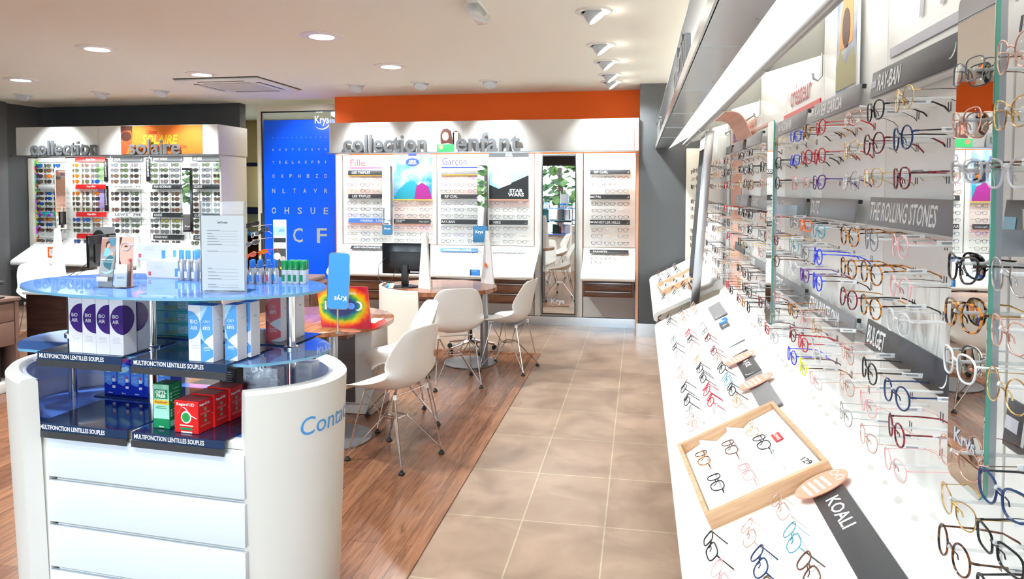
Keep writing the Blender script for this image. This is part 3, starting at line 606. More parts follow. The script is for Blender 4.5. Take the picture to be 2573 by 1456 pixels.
# straw hat poster
t = thing('poster', 'narrow poster of a person in a straw hat on the right wall', 'poster'); t.matrix_world = TRW(WX-0.02, 2.42, 1.90)
MB().box(0, 0.235, 0, 0.006, -0.01, 0.315).build('frame', M['signwhite'], t)
MB().box(0.015, 0.22, -0.001, 0, 0.0, 0.305).build('print', noise_col(mat('poster_field', (0.4, 0.4, 0.5), 0.4), (0.06, 0.15, 0.42), (0.75, 0.74, 0.60), 5, 3), t)
MB().prism([(0.05, 0.13), (0.06, 0.24), (0.10, 0.30), (0.16, 0.31), (0.19, 0.26), (0.185, 0.14)], -0.002, -0.001, 'y').build('straw_hat', mat('print_straw', (0.72, 0.38, 0.12), 0.5), t)
MB().prism(circ(0.04, 18, 0.12, 0.19, 0.06), -0.003, -0.002, 'y').build('face', M['hair'], t)
MB().prism([(0.015, 0.01), (0.015, 0.09), (0.06, 0.13), (0.12, 0.08), (0.19, 0.12), (0.22, 0.07), (0.22, 0.01)], -0.0025, -0.001, 'y').build('jacket', mat('print_jacket', (0.45, 0.42, 0.22), 0.5), t)
# slim mirrors of the right wall
for (yc, w_, z0, z1, lab) in ((1.178, 0.122, 1.14, 1.905, 'big slim frameless mirror standing off the right wall near the picture edge'), (2.86, 0.12, 1.08, 1.865, 'second slim mirror farther along the right wall')):
    t = thing('slim_mirror', lab, 'mirror'); t.matrix_world = Matrix.Translation((0.497, yc, 0)) @ Matrix.Rotation(R(-90), 4, 'Z')
    MB().prism(rrect(-w_/2, w_/2, z0, z1, 0.02), 0, 0.006, 'y').build('edge', M['glassedge'], t)
    MB().prism(rrect(-w_/2+0.001, w_/2-0.001, z0+0.001, z1-0.001, 0.02), -0.001, 0, 'y').build('mirror_glass', M['mirror'], t)
    MB().prism(rrect(-w_/2+0.004, w_/2-0.002, z0+0.004, z1-0.004, 0.02), 0.006, 0.016, 'y').build('backing', M['greycol'], t)
    MB().box(-0.01, 0.01, 0.016, 0.137, 1.5, 1.54).build('bracket', M['steel'], t)
    text('logo', 'Krys', 0.07, M['textlight'], t, (0, -0.0015, z0+0.07), height=0.03, bold=0.02)
t = thing('swing_mirror', 'tall steel framed mirror leaning from the rail above the far shelf', 'mirror')
t.matrix_world = Matrix.Translation((0.505, 5.32, 2.04)) @ Matrix.Rotation(R(4.2), 4, 'Y')
MB().bbox(-0.03, 0.03, 0, 0.02, -1.36, -0.01, 0.003).build('steel_edge', M['steel'], t)
MB().box(-0.026, 0.026, 0.02, 0.40, -1.35, -0.02).build('case', M['greycol'], t)
MB().box(-0.031, -0.026, 0.02, 0.40, -1.355, -0.012).build('mirror_glass', M['mirror'], t)
MB().box(-0.008, 0.008, 0.03, 0.05, -0.02, 0.03).build('hanger', M['steel'], t)
t = thing('counter_display', 'small blue and white sunglasses promotion card beyond the steel framed mirror', 'display', (0.55, 6.2, 1.78))
MB().box(-0.002, 0.002, -0.3, 0.3, 0, 0.2).build('card', M['signwhite'], t); MB().box(-0.004, -0.002, -0.28, 0.28, 0.0, 0.06).build('blue_band', M['textblue'], t)

# ------------------------------------------------------------------ sunglasses wall (far left)
lu = thing('display_fixture', 'white wall fixture of sunglasses against the dark wall', 'display', (0, 0, 0))
for k in range(5): MB().bbox(-8.20+0.585*k, -8.20+0.585*(k+1)-0.006, 8.43, 8.46, 0.74, 2.02, 0.003).build('display_board', M['panel'], lu)
MB().bbox(-8.28, -8.205, 8.38, 8.46, 0.0, 2.02, 0.004).build('upright', M['ivory'], lu)
MB().bbox(-5.275, -5.16, 8.40, 8.46, 0.0, 2.02, 0.004).build('upright', M['ivory'], lu)
MB().bbox(-5.155, -5.13, 8.02, 8.6, 0.0, 2.4, 0.004).build('end_cheek', M['greige'], lu)
MB().box(-8.2, -5.28, 8.43, 8.46, 0.05, 0.74).build('lower_board', M['greige'], lu)
cn = MB().box(-8.02, -5.13, 7.95, 7.97, 2.03, 2.40).build('canopy', M['white'], lu)
MB().box(-8.02, -5.13, 7.97, 8.6, 2.38, 2.40).build('canopy_top', M['white'], cn)
MB().bbox(-5.13, -5.115, 7.95, 8.6, 2.03, 2.40, 0.002).build('canopy_cheek', M['greige'], cn)
MB().box(-6.80, -6.798, 7.948, 7.95, 2.03, 2.40).build('joint_line', M['textgrey'], cn)
MB().bbox(-8.05, -5.11, 7.87, 7.97, 2.018, 2.03, 0.002).build('ledge', M['steel'], cn)
MB().tube([(-8.0, 8.12, 2.06), (-5.2, 8.12, 2.06)], 0.013, 10).build('fluorescent_tube', mat('tube_lamp', (1, 1, 1), 0.5, emit=(1, 0.95, 0.86), es=6), cn)
for x in (-7.02, -6.43, -5.28): hook(lu, x, 8.42, 1.99)
t = thing('banner', 'orange sunglasses banner with yellow lettering on the white canopy', 'banner', (-6.47, 7.945, 2.04))
MB().box(0, 1.14, 0, 0.004, 0, 0.355).build('print', mat('banner_orange', (0.92, 0.22, 0.03), 0.45), t)
MB().prism([(0, 0), (0, 0.355), (0.15, 0.355), (0.17, 0.25), (0.15, 0.12), (0.09, 0.06), (0.07, 0.0)], -0.001, 0, 'y').build('printed_face', mat('banner_face', (0.55, 0.10, 0.03), 0.5), t)
MB().prism(circ(0.075, 20, 0.075, 0.225, 0.062), -0.002, -0.001, 'y').build('printed_lens', M['hair'], t)
MB().prism([(0.0, 0.27), (0.0, 0.355), (0.165, 0.355), (0.16, 0.26), (0.14, 0.30), (0.06, 0.295)], -0.002, -0.001, 'y').build('printed_hair', M['hair'], t)
text('lettering', 'Collection', 0.15, M['redd'], t, (0.44, -0.002, 0.275), height=0.05, shear=0.3)
text('lettering', 'SOLAIRE', 0.50, M['yellow'], t, (0.55, -0.002, 0.18), height=0.12, bold=0.03, shear=0.2)
text('lettering', 'NOTRE SELECTION', 0.40, M['redd'], t, (0.72, -0.002, 0.085), height=0.045, shear=0.1)
sign3d('collection', -7.76, 7.915, 2.03, 0.99, 0.19, 'shop_lettering', 'large grey word on the white canopy at the far left')
sign3d('solaire', -6.32, 7.915, 2.03, 0.71, 0.19, 'shop_lettering', 'large grey word in front of the orange banner')
TL = Matrix.Translation((0, 8.46, 0)) @ Matrix.Rotation(R(-90), 4, 'Z')
lsh = shelf('sloping_shelf', 'white sloping shelf below the sunglasses wall', TL, -8.15, -5.2)
drawers(-8.05, -6.6, 8.0, 8.42, 0.585, 0.33, 'walnut drawer cabinet under the sunglasses wall, by the dark side wall', hs=(0.03, 0.09, 0.10))
drawers(-6.59, -5.25, 8.0, 8.42, 0.585, 0.33, 'walnut drawer cabinet under the sunglasses wall, by its open end', hs=(0.03, 0.09, 0.10))
SX = [(-8.13, -7.70), (-7.545, -7.08), (-6.965, -6.51), (-6.377, -5.92), (-5.784, -5.31)]
SZ = [1.995, 1.630, 1.254, 0.960]
SL = [[('', 'signwhite', 'white'), ('', 'signwhite', 'white'), ('', 'multi', 'multicoloured'), ('', 'signwhite', 'white')], [('Ray-Ban', 'red', 'red')]*4, [('DIOR', 'signdark', 'dark'), ('le coq sportif  149€', 'signwhite', 'white'), ("LEVI'S   79€", 'signwhite', 'white'), None],
      [('JIMMY CHOO', 'signdark', 'dark'), ('ANA HICKMANN', 'signdark', 'dark'), ('GUESS', 'signdark', 'dark'), ('SWAROVSKI', 'signdark', 'dark')], [('GUESS', 'signdark', 'dark'), ('GUESS', 'signdark', 'dark'), ('GUESS', 'signdark', 'dark'), ('GUESS', 'signdark', 'dark')]]
M['multi'] = mat('splash_print', (0.5, 0.2, 0.2), 0.5)
n, l, b = nodes(M['multi']); tc = n.new('ShaderNodeTexCoord'); vr = n.new('ShaderNodeTexVoronoi'); vr.inputs['Scale'].default_value = 28
hs = n.new('ShaderNodeHueSaturation'); hs.inputs['Saturation'].default_value = 1.6; hs.inputs['Value'].default_value = 0.9
l.new(tc.outputs['Object'], vr.inputs[0]); l.new(vr.outputs['Color'], hs.inputs['Color']); l.new(hs.outputs[0], b.inputs['Base Color'])
COLW = ['first column from the dark side wall', 'second column from the dark side wall', 'middle column of the sunglasses wall', 'fourth column from the dark side wall', 'last column toward the blue door']
for k, (x0, x1) in enumerate(SX):
    for q, z in enumerate(SZ):
        e = SL[k][q]
        if not e: continue
        s_, c_, cn_ = e
        sg = sign(f'{ORD[q]} {cn_} name strip from the top, {COLW[k]}', TW(x0, 8.39, z, -8), x1-x0, 0.062, s_ or None, c_, tx=0.17 if c_ == 'red' else 0.02, lh=0.034, tw={'Ray-Ban': 0.14, 'DIOR': 0.10, 'GUESS': 0.12, 'JIMMY CHOO': 0.21, 'ANA HICKMANN': 0.26, 'SWAROVSKI': 0.19}.get(s_, 0.40), textmat=(M['textblack'] if c_ == 'signwhite' else None), arc=c_ == 'signdark', italic=c_ == 'red')
for x, w_, z0, z1, c_, lab in ((-7.68+0.56, 0.06, 1.70, 2.01, 'black', 'upper black exclusive label strip beside the red signs'), (-7.12, 0.06, 1.30, 1.64, 'black', 'lower black exclusive label strip beside the red signs'), (-6.48, 0.06, 1.70, 2.01, 'black', 'black exclusive label strip beside the middle column'), (-5.29, 0.06, 1.70, 2.01, 'black', 'black exclusive label strip at the open end of the wall')):
    t = thing('label_strip', lab, 'sign', (x, 8.41, 0)); MB().box(0, w_, 0, 0.004, z0, z1).build('board', M[c_], t)
    text('lettering', 'EXCLUSIVITÉ', 0.22, M['textwhite'], t, (w_/2, -0.0005, (z0+z1)/2+0.02), rot=(R(90), R(90), 0), height=0.03, bold=0.02)
for x, z0, z1, c_, lab in ((-7.24, 1.71, 1.99, 'green2', 'pale green backing sheet in the red sign column'), (-7.23, 1.32, 1.62, 'lilac', 'lilac backing sheet in the red sign column'), (-5.46, 1.71, 1.99, 'green2', 'pale green backing sheet at the open end of the wall')):
    tag(MB().box(x, x+0.12, 8.424, 8.428, z0, z1).build('backing_sheet', M[c_]), lab, 'backing')
tag(MB().box(-8.20, -8.14, 8.41, 8.425, 0.76, 1.99).build('splash_strip', M['multi']), 'multicoloured paint splash strip down the edge of the sunglasses wall', 'strip')
t = thing('slim_mirror', 'black slim mirror standing off the sunglasses wall', 'mirror'); t.matrix_world = Matrix.Translation((-5.70, 8.15, 1.05)) @ Matrix.Rotation(R(22), 4, 'Z')
MB().bbox(-0.055, 0.065, 0, 0.05, 0, 0.82, 0.006).build('case', M['blackgloss'], t)
MB().box(-0.05, 0.035, -0.002, 0, 0.02, 0.79).build('mirror_glass', M['mirror'], t)
text('logo', 'Krys', 0.06, M['textlight'], t, (0, -0.003, 0.07), height=0.03, bold=0.02)
MB().box(0, 0.02, 0.05, 0.27, 0.4, 0.44).build('bracket', M['steel'], t)
t = thing('slim_mirror', 'ivory slim mirror seen edge-on beside the white sign column', 'mirror'); t.matrix_world = Matrix.Translation((-7.60, 8.20, 1.06)) @ Matrix.Rotation(R(55), 4, 'Z')
MB().bbox(-0.06, 0.06, 0, 0.05, 0, 0.81, 0.006).build('case', M['ivory'], t); MB().box(-0.055, 0.055, -0.002, 0, 0.02, 0.79).build('mirror_glass', M['mirror'], t)
MB().box(-0.01, 0.01, 0.05, 0.25, 0.4, 0.44).build('bracket', M['steel'], t)
t = thing('framed_card', 'small orange framed card standing on the far left shelf', 'frame', (-7.55, 8.02, 0.70), R(4))
b = MB()
for (x0, x1, z0, z1) in ((-0.1, 0.1, 0, 0.02), (-0.1, 0.1, 0.115, 0.135), (-0.1, -0.08, 0, 0.135), (0.08, 0.1, 0, 0.135)): b.bbox(x0, x1, 0, 0.015, z0, z1, 0.003)
b.build('frame', M['orange'], t); MB().box(-0.08, 0.08, 0.004, 0.008, 0.02, 0.115).build('card', M['signwhite'], t)
text('lettering', 'Bon Dep', 0.10, M['textgrey'], t, (0, 0.0035, 0.07), height=0.03, shear=0.3)

# ------------------------------------------------------------------ ceiling fittings
def spot_light(name, loc, target, power, col=WARM, size=R(95), blend=0.8, r=0.045):
    l = D.lights.new(name, 'SPOT'); l.energy = power; l.color = col; l.spot_size = size; l.spot_blend = blend; l.shadow_soft_size = r
    o = D.objects.new(name, l); C.objects.link(o); o.location = loc
    o.rotation_euler = (Vector(target)-Vector(loc)).to_track_quat('-Z', 'Y').to_euler(); return o
def gimbal(x, y, tilt, rz, label, lit, grp=None):
    t = thing('ceiling_spotlight', label, 'ceiling light', (x, y, ZC), rz, grp)
    MB().lathe([(0.112, 0), (0.112, -0.008), (0.082, -0.012), (0.080, 0.0)], n=32).build('trim_ring', M['lampwhite'], t)
    T = Matrix.Translation((0, 0, 0.0)) @ Matrix.Rotation(tilt, 4, 'Y')
    MB().lathe([(0.066, 0.02), (0.070, -0.03), (0.068, -0.05)], n=28, T=T).build('housing', M['bulbdim'], t)
    MB().lathe([(0.062, -0.0505), (0.060, -0.054)], n=28, T=T).build('lamp', M['bulb'] if lit else M['bulbdim'], t)
    return t
for k, (x, y) in enumerate([(-0.30, 4.578), (-0.31, 5.639), (-0.30, 6.372), (-0.295, 7.096), (-0.30, 7.563)]):
    gimbal(x, y, R(-38), 0, f'tilted white spotlight, {ORD[k]} nearest in the aisle row along the metal canopy', True, 'aisle spotlights')
    spot_light('aisle_spot', (x+0.03, y, ZC-0.08), (0.62, y-0.1, 1.3), 50, NEUT)
for y in (3.5, 2.4, 1.3, 0.2): spot_light('aisle_spot', (-0.27, y, ZC-0.08), (0.60, y, 1.45), 27, NEUT)
for (x, y, lab) in ((-4.335, 5.078, 'round downlight at the upper left of the ceiling'), (-2.33, 4.952, 'round downlight above the kiosk, nearest the ceiling middle'), (-2.273, 6.274, 'round downlight between the clear ceiling light and children wall'), (-4.276, 6.38, 'round downlight just before the square air vent'), (-6.357, 6.376, 'round downlight at the far left edge of the ceiling')):
    t = thing('recessed_downlight', lab, 'ceiling light', (x, y, ZC))
    MB().lathe([(0.155, 0), (0.155, -0.006), (0.092, -0.012), (0.090, 0)], n=36).build('trim_ring', M['lampwhite'], t)
    MB().lathe([(0.086, -0.004), (0.078, -0.009)], n=30).build('lamp', M['bulb'], t)
for (x, y, e_) in ((-4.335, 5.078, 150), (-2.33, 4.952, 150), (-2.273, 6.274, 160), (-4.276, 6.38, 150), (-6.357, 6.376, 150), (-6.4, 4.9, 120), (-6.4, 2.2, 70), (-4.3, 3.2, 60), (-2.3, 3.4, 140), (-2.3, 1.6, 60), (-1.2, 1.0, 60), (-1.3, 2.6, 75), (-3.2, -0.8, 40)): spot_light('downlight_beam', (x, y, ZC-0.02), (x, y, 0), e_, NEUT, R(140), 0.9, 0.07)
for k, (x, y) in enumerate([(-7.344, 7.40), (-6.268, 7.40), (-5.451, 7.36)]):
    gimbal(x, y, R(30), R(90), f'side-on white spotlight, {ORD[k]} from the dark side wall, before the sunglasses wall', False, 'spotlights before the sunglasses wall')
    spot_light('wall_spot', (x, y+0.03, ZC-0.09), (x, 8.35, 1.2), 34, NEUT, R(80))
for k, (x, y) in enumerate([(-3.058, 7.35), (-2.307, 7.30), (-1.556, 7.31)]):
    gimbal(x, y, R(30), R(90), f'side-on white spotlight, {ORD[k]} from the blue door, before the orange wall', False, 'spotlights before the orange wall')
    spot_light('wall_spot', (x, y+0.03, ZC-0.09), (x, 8.15, 1.2), 34, NEUT, R(80))
spot_light('wall_spot', (-0.45, 7.3, ZC-0.09), (-0.35, 8.15, 1.2), 26, NEUT, R(80))
spot_light('wall_spot', (-4.3, 7.4, ZC-0.06), (-4.0, 8.45, 1.75), 34, COOL, R(85))
# air conditioning cassette
t = thing('air_vent', 'square air conditioning cassette in the ceiling', 'air vent', (-4.28, 7.07, ZC))
MB().box(-0.475, 0.475, -0.475, 0.475, -0.006, 0).build('shadow_gap', M['black'], t)
MB().bbox(-0.465, 0.465, -0.465, 0.465, -0.028, -0.006, 0.008).build('panel', M['lampwhite'], t)
MB().bbox(-0.27, 0.27, -0.27, 0.27, -0.036, -0.028, 0.006).build('intake_grille', M['greige'], t)
for k in range(4):
    T = Matrix.Rotation(R(90*k), 4, 'Z'); sl = MB().box(-0.26, 0.26, -0.385, -0.335, -0.031, -0.0275, T).build('air_slot', M['black'], t)
    MB().box(-0.25, 0.25, -0.365, -0.345, -0.033, -0.030, T).build('vane', M['lampwhite'], sl)
t = thing('smoke_detector', 'shallow round cover on the ceiling beside the air cassette', 'detector', (-3.93, 7.62, ZC))
MB().lathe([(0.11, 0), (0.11, -0.006), (0.09, -0.012)], n=28).build('cover', M['ceiling'], t)
struct(MB().box(-3.50, -2.95, 7.33, 7.335, ZC-0.001, ZC).build('trim_2', M['textgrey']))
t = thing('emergency_light', 'clear plastic emergency light hanging from the ceiling at the top edge', 'light', (-0.99, 4.32, ZC))
MB().bbox(-0.035, 0.035, -0.18, 0.13, -0.03, 0, 0.005).build('base', M['lampwhite'], t)
MB().bbox(-0.045, 0.045, -0.2, 0.15, -0.085, -0.03, 0.012).build('clear_cover', mat('clear_cover', (0.85, 0.88, 0.85), 0.1, alpha=0.45), t)
MB().bbox(-0.02, 0.02, -0.1, 0.1, -0.06, -0.035, 0.006).build('reflector', M['can'], t)

# ------------------------------------------------------------------ contact lens kiosk
KX, KY, KR = -1.755, 2.44, R(-4)
KT = Matrix.Translation((KX, KY, 0)) @ Matrix.Rotation(KR, 4, 'Z')
Z0, Z1, Z2 = 0.741, 1.0, 1.231
def Kp(name, label, cat, x, y, z, rz=0, group=None):
    p = KT @ Vector((x, y, z)); return thing(name, label, cat, p, KR+rz, group)
k = thing('display_kiosk', 'oval white kiosk with blue glass shelves and white front drawers', 'kiosk', (KX, KY, 0), KR)
def shell(a0, a1, ao, bo, th, z0, z1, taper, n=40):
    b = MB(); rings = []
    prof = [(0, z0), (0, z1-0.012), (0.012, z1), (th-0.012, z1), (th, z1-0.012), (th, z0)]
    for i in range(n+1):
        a = R(a0+(a1-a0)*i/n); ring = []
        for (d, z) in prof:
            s_ = 1-taper*(z1-z)/(z1-z0)
            ring.append((OX+(ao-d)*math.cos(a)*s_, OY+(bo-d)*math.sin(a)*s_, z))
        rings.append(ring)
    m_ = len(prof); vs = [p for r_ in rings for p in r_]; fs = []
    for i in range(n):
        for j in range(m_): fs.append((i*m_+j, i*m_+(j+1) % m_, (i+1)*m_+(j+1) % m_, (i+1)*m_+j))
    fs.append(tuple(range(m_))); fs.append(tuple(n*m_+j for j in range(m_-1, -1, -1)))
    return b.add(vs, fs)
AO, BO, TH, ZR, OX, OY = 0.698, 0.42, 0.058, 0.914, -0.03, 0.03
MK = mat('kiosk_white', (0.86, 0.84, 0.79), 0.4)
MKB = mat('kiosk_inner_blue_cast', (0.74, 0.81, 0.95), 0.4)  # blue cast of light through the tinted glass, put into the lining colour
shell(-43.5, 44, AO, BO, TH, 0.0, ZR, 0.055).build('body_shell', MK, k)
shell(112, 237.5, AO, BO, TH, 0.0, ZR, 0.055).build('body_shell', MK, k)
shell(-41, 43, AO-TH, BO-TH, 0.004, Z0, ZR-0.012, 0.0).build('inner_lining', MKB, k)
shell(114, 235, AO-TH, BO-TH, 0.004, Z0, ZR-0.012, 0.0).build('inner_lining', MKB, k)
MB().prism([p for p in circ(AO-TH-0.002, 96, OX, OY, BO-TH-0.002) if p[1] > -0.215 and p[1] < 0.33] , Z0-0.02, Z0, 'z').build('base_glass', M['bluefloor'], k)
FY = -0.262
MB().box(-0.48, 0.44, FY+0.055, 0.25, 0.0, Z0-0.022).build('carcass', MK, k)
MB().bbox(-0.38, 0.475, FY+0.02, FY+0.06, 0.712, Z0-0.001, 0.002).build('top_rail', MK, k)
DW = mat('drawer_daylit_white', (0.78, 0.84, 0.93), 0.35)  # white drawers, with the cool window daylight put into their colour
for q, z in enumerate((0.706, 0.538, 0.370, 0.202)):
    d = MB().bbox(-0.352, 0.470, FY, FY+0.02, z-0.158, z-0.006, 0.003).build('drawer', DW, k)
    MB().box(-0.33, 0.468, FY+0.018, FY+0.05, z-0.172, z+0.004).build('finger_gap', MK, d)
MB().bbox(-0.40, -0.354, FY+0.005, FY+0.06, 0.0, 0.738, 0.003).build('post_panel', MK, k)
def ell_glass(z, a, b_, nm, ymin):
    P = [(x, max(y, ymin)) for x, y in circ(a, 96, OX, OY-0.02, b_)]
    o = MB().prism(P, z-0.010, z, 'z').build(nm, [M['blueglass']], k); n_ = len(P)
    b = MB(); b.add([(OX+(p[0]-OX)*1.001, p[1]*1.001, z-0.010) for p in P]+[(OX+(p[0]-OX)*1.001, p[1]*1.001, z) for p in P], [(i, (i+1) % n_, n_+(i+1) % n_, n_+i) for i in range(n_)])
    b.build('glass_rim', M['glassrim'], o); return o
ell_glass(Z2, 0.637, 0.332, 'glass_shelf', -9); ell_glass(Z1, 0.650, 0.350, 'glass_shelf', -0.222)
for (x, y) in ((-0.535, 0.03), (-0.04, -0.09), (0.47, 0.036)):
    po = MB().tube([(x, y, Z0), (x, y, Z2-0.011)], 0.0165, 18).build('post', M['chrome'], k)
    for z in (Z1, Z2-0.022): MB().lathe([(0.028, 0), (0.028, 0.008), (0.022, 0.012), (0.0, 0.012)], (x, y, z), 20).build('collar', M['chrome'], po)
# curved lettering on the outside of the shell
def curved_text(s_, a_start, zc, h, m_, par):
    cu = D.curves.new('t', 'FONT'); cu.body = s_; cu.size = 1; cu.resolution_u = 3; cu.shear = 0.08
    to = D.objects.new('t', cu); me = D.meshes.new_from_object(to); D.objects.remove(to); D.curves.remove(cu)
    bm = bmesh.new(); bm.from_mesh(me)
    bmesh.ops.subdivide_edges(bm, edges=bm.edges[:], cuts=2); bmesh.ops.triangulate(bm, faces=bm.faces[:])
    ys = [v.co.y for v in bm.verts]; sc_ = h/(max(ys)-min(ys)); arc = []
    a = R(a_start); L = 0; tab = [(0, a)]
    while L < 1.2:
        a2 = a+0.01; f = lambda q: Vector((AO*math.cos(q), BO*math.sin(q))); L += (f(a2)-f(a)).length; a = a2; tab.append((L, a))
    for v in bm.verts:
        s2 = v.co.x*sc_; i = 0
        while i < len(tab)-2 and tab[i+1][0] < s2: i += 1
        q = tab[i][1]+(s2-tab[i][0])/(tab[i+1][0]-tab[i][0])*(tab[i+1][1]-tab[i][1])
        z = zc+(v.co.y-sum((min(ys), max(ys)))/2)*sc_
        tp = 1-0.055*(ZR-z)/ZR+0.0022
        v.co = Vector((OX+AO*math.cos(q)*tp, OY+BO*math.sin(q)*tp, z))
    bm.to_mesh(me); bm.free(); me.materials.clear(); me.materials.append(m_); return link('lettering', me, par)
curved_text('Contactologie', -24, 0.755, 0.085, M['sky'], k)
# trays with label strips
def tray(x0, x1, y0, y1, z, label, txt=True):
    t = Kp('shelf_tray', label, 'tray', x0, y0, z)
    MB().box(0, x1-x0, 0, y1-y0, 0.0005, 0.004).build('tray_top', M['navy'], t)
    MB().box(0, x1-x0, -0.003, 0, -0.024, 0.004).build('label_strip', mat('label_navy', (0.012, 0.035, 0.10), 0.3), t)
    MB().box(0, x1-x0, -0.008, -0.004, -0.048, -0.024).build('lower_lip', M['signdark'], t)
    if txt: text('lettering', 'MULTIFONCTION LENTILLES SOUPLES', 0.285, M['textwhite'], t, (0.010, -0.0035, -0.010), height=0.0165, bold=0.02, align='L')
    return t
tray(-0.395, -0.025, -0.252, 0.02, Z1+0.001, 'navy label tray on the middle shelf under the purple disc cartons')
tray(0.02, 0.405, -0.255, 0.02, Z1+0.001, 'navy label tray on the middle shelf under the blue cartons')
tray(-0.385, 0.005, -0.265, 0.02, Z0+0.001, 'empty navy label tray on the lowest level of the kiosk')
tray(0.025, 0.40, -0.265, 0.02, Z0+0.001, 'navy label tray on the lowest level under the red cartons')
tray(0.12, 0.45, 0.06, 0.30, Z1+0.001, 'dark tray behind on the middle shelf under the red and white carton', False)
tray(-0.35, 0.02, 0.07, 0.32, Z1+0.001, 'dark tray behind on the middle shelf under the teal cartons', False)
tray(-0.46, -0.06, 0.06, 0.26, Z0+0.001, 'dark tray behind on the lowest level under the deep blue cartons', False)

def carton(label, x, y, z, w_, d_, h_, m_, rz=0, group=None, tm=None, cat='carton', name='lens_solution_carton'):
    t = Kp(name, label, cat, x, y, z, rz, group)
    MB().bbox(0, w_, 0, d_, 0, h_, 0.0012, seg=1).build('box', m_, t)
    if tm: MB().box(0.002, w_-0.002, 0.002, d_-0.002, h_, h_+0.0006).build('top_flap', tm, t)
    return t
def lines(par, x0, x1, z0, n_, dz, m_, y=-0.0006, hh=0.0016):
    b = MB()
    for i in range(n_):
        wv = (x1-x0)*(0.72+0.28*((i*37) % 10)/10); cx = (x0+x1)/2; b.box(cx-wv/2, cx+wv/2, y, 0, z0-i*dz, z0-i*dz+hh)
    return b.build('small_print', m_, par)
for q in range(5):
    last = q >= 3
    x = -0.268+0.0595*q if q < 4 else -0.095
    y = -0.238 if q < 4 else -0.165
    t = carton(['first', 'second', 'third', 'fourth'][q]+' from the left of four white cartons with purple discs' if q < 4 else 'white purple disc carton standing behind the row of four', x, y, Z1+0.005, 0.058, 0.064, 0.200, M['bwhite'], group='purple disc cartons', tm=M['textblue'])
    disc = [(0.058+0.053*math.cos(a), 0.128+0.053*math.sin(a)) for a in [R(90+180*i/24) for i in range(25)]]
    MB().prism(disc, -0.0007, 0, 'y').build('printed_disc', M['purple'], t)
    disc = [(0.053*math.cos(a), 0.128+0.053*math.sin(a)) for a in [R(90-180*i/24) for i in range(25)]]
    MB().prism(disc, 0.058, 0.0587, 'x').build('printed_disc', M['purple'], t)
    text('lettering', 'BIO', 0.026, M['textwhite'], t, (0.028, -0.0009, 0.139), height=0.013); text('lettering', 'AIR', 0.027, M['textwhite'], t, (0.028, -0.0009, 0.120), height=0.013)
    lines(t, 0.01, 0.05, 0.062, 5, 0.0048, M['textlight'])
def tri_print(t, w_, h_, a, c, logo=True, ms=None):
    MB().prism([(0.001, 0.30*h_), (0.001, 0.72*h_), (0.62*w_, h_-0.001), (w_-0.001, h_-0.001), (w_-0.001, 0.50*h_), (0.5*w_, 0.42*h_)], -0.0006, 0, 'y').build('printed_shape', a, t)
    MB().prism([(0.001, 0.0), (0.001, 0.42*h_), (0.25*w_, 0.36*h_), (w_-0.001, 0.22*h_), (w_-0.001, 0.10*h_), (0.3*w_, 0.001)], -0.0006, 0, 'y').build('printed_shape', a, t)
    MB().prism([(0.001, 0.72*h_), (0.001, h_-0.001), (0.6*w_, h_-0.001)], -0.0007, 0, 'y').build('printed_shape', c, t)
    MB().prism([(0.001, 0.42*h_), (0.001, 0.62*h_), (0.3*w_, 0.37*h_)], -0.0007, 0, 'y').build('printed_shape', c, t)
    b = MB()
    for sx in (-1, 1):
        b.tube([(w_/2+sx*0.001, -0.0008, 0.72*h_), (w_/2+sx*0.006, -0.0008, 0.755*h_), (w_/2+sx*0.013, -0.0008, 0.72*h_), (w_/2+sx*0.006, -0.0008, 0.685*h_)], 0.0014, 5, closed=True)
    b.build('logo', M['textwhite'], t)
    text('lettering', 'SIGNATURE', 0.025, M['textwhite'], t, (w_/2, -0.0009, 0.645*h_), height=0.003)
    text('lettering', 'KRYS', 0.028, M['textwhite'], t, (w_/2, -0.0009, 0.60*h_), height=0.011, bold=0.03)
    lines(t, w_*0.2, w_*0.8, 0.26*h_, 3, 0.005, M['textwhite'], y=-0.0009)
t = carton('white carton with a pale blue disc on the middle shelf', 0.241, -0.240, Z1+0.005, 0.050, 0.055, 0.195, M['bwhite'], tm=M['textblue'])
MB().prism([(0.001+0.047*math.cos(a), 0.125+0.050*math.sin(a)) for a in [R(90-180*i/24) for i in range(25)]], -0.0007, 0, 'y').build('printed_disc', M['sky'], t)
text('lettering', 'BIO', 0.028, M['textwhite'], t, (0.024, -0.0009, 0.138), height=0.014); text('lettering', 'AIR', 0.029, M['textwhite'], t, (0.024, -0.0009, 0.116), height=0.014)
lines(t, 0.01, 0.05, 0.055, 3, 0.005, M['textlight'])
for x, y, lab in ((0.2925, -0.243, 'front blue and white triangle carton beside the pale disc carton'), (0.360, -0.205, 'second blue and white triangle carton, set back to the right'), (0.372, -0.145, 'blue and white triangle carton behind the second, only its side showing')):
    t = carton(lab, x, y, Z1+0.005, 0.050, 0.055, 0.195, M['bwhite'], tm=M['textblue']); tri_print(t, 0.050, 0.195, M['sky'], M['palesky'])
    text('lettering', 'KRYS', 0.016, M['palesky'], t, (0.0508, 0.028, 0.145), rot=(R(90), 0, R(90)), height=0.006, bold=0.02)
for x, y, lab in ((0.315, 0.105, 'red and white triangle carton at the back of the middle shelf'), (0.335, 0.18, 'carton behind the red and white one, only its white side showing')):
    t = carton(lab, x, y, Z1+0.005, 0.068, 0.064, 0.192, M['bwhite'], tm=M['signwhite']); tri_print(t, 0.068, 0.192, M['rose'], M['coral'])
    text('lettering', 'KRYS', 0.016, M['coral'], t, (0.0688, 0.032, 0.13), rot=(R(90), 0, R(90)), height=0.006)
    lines(t, 0.01, 0.02, 0.04, 2, 0.01, M['coral'])
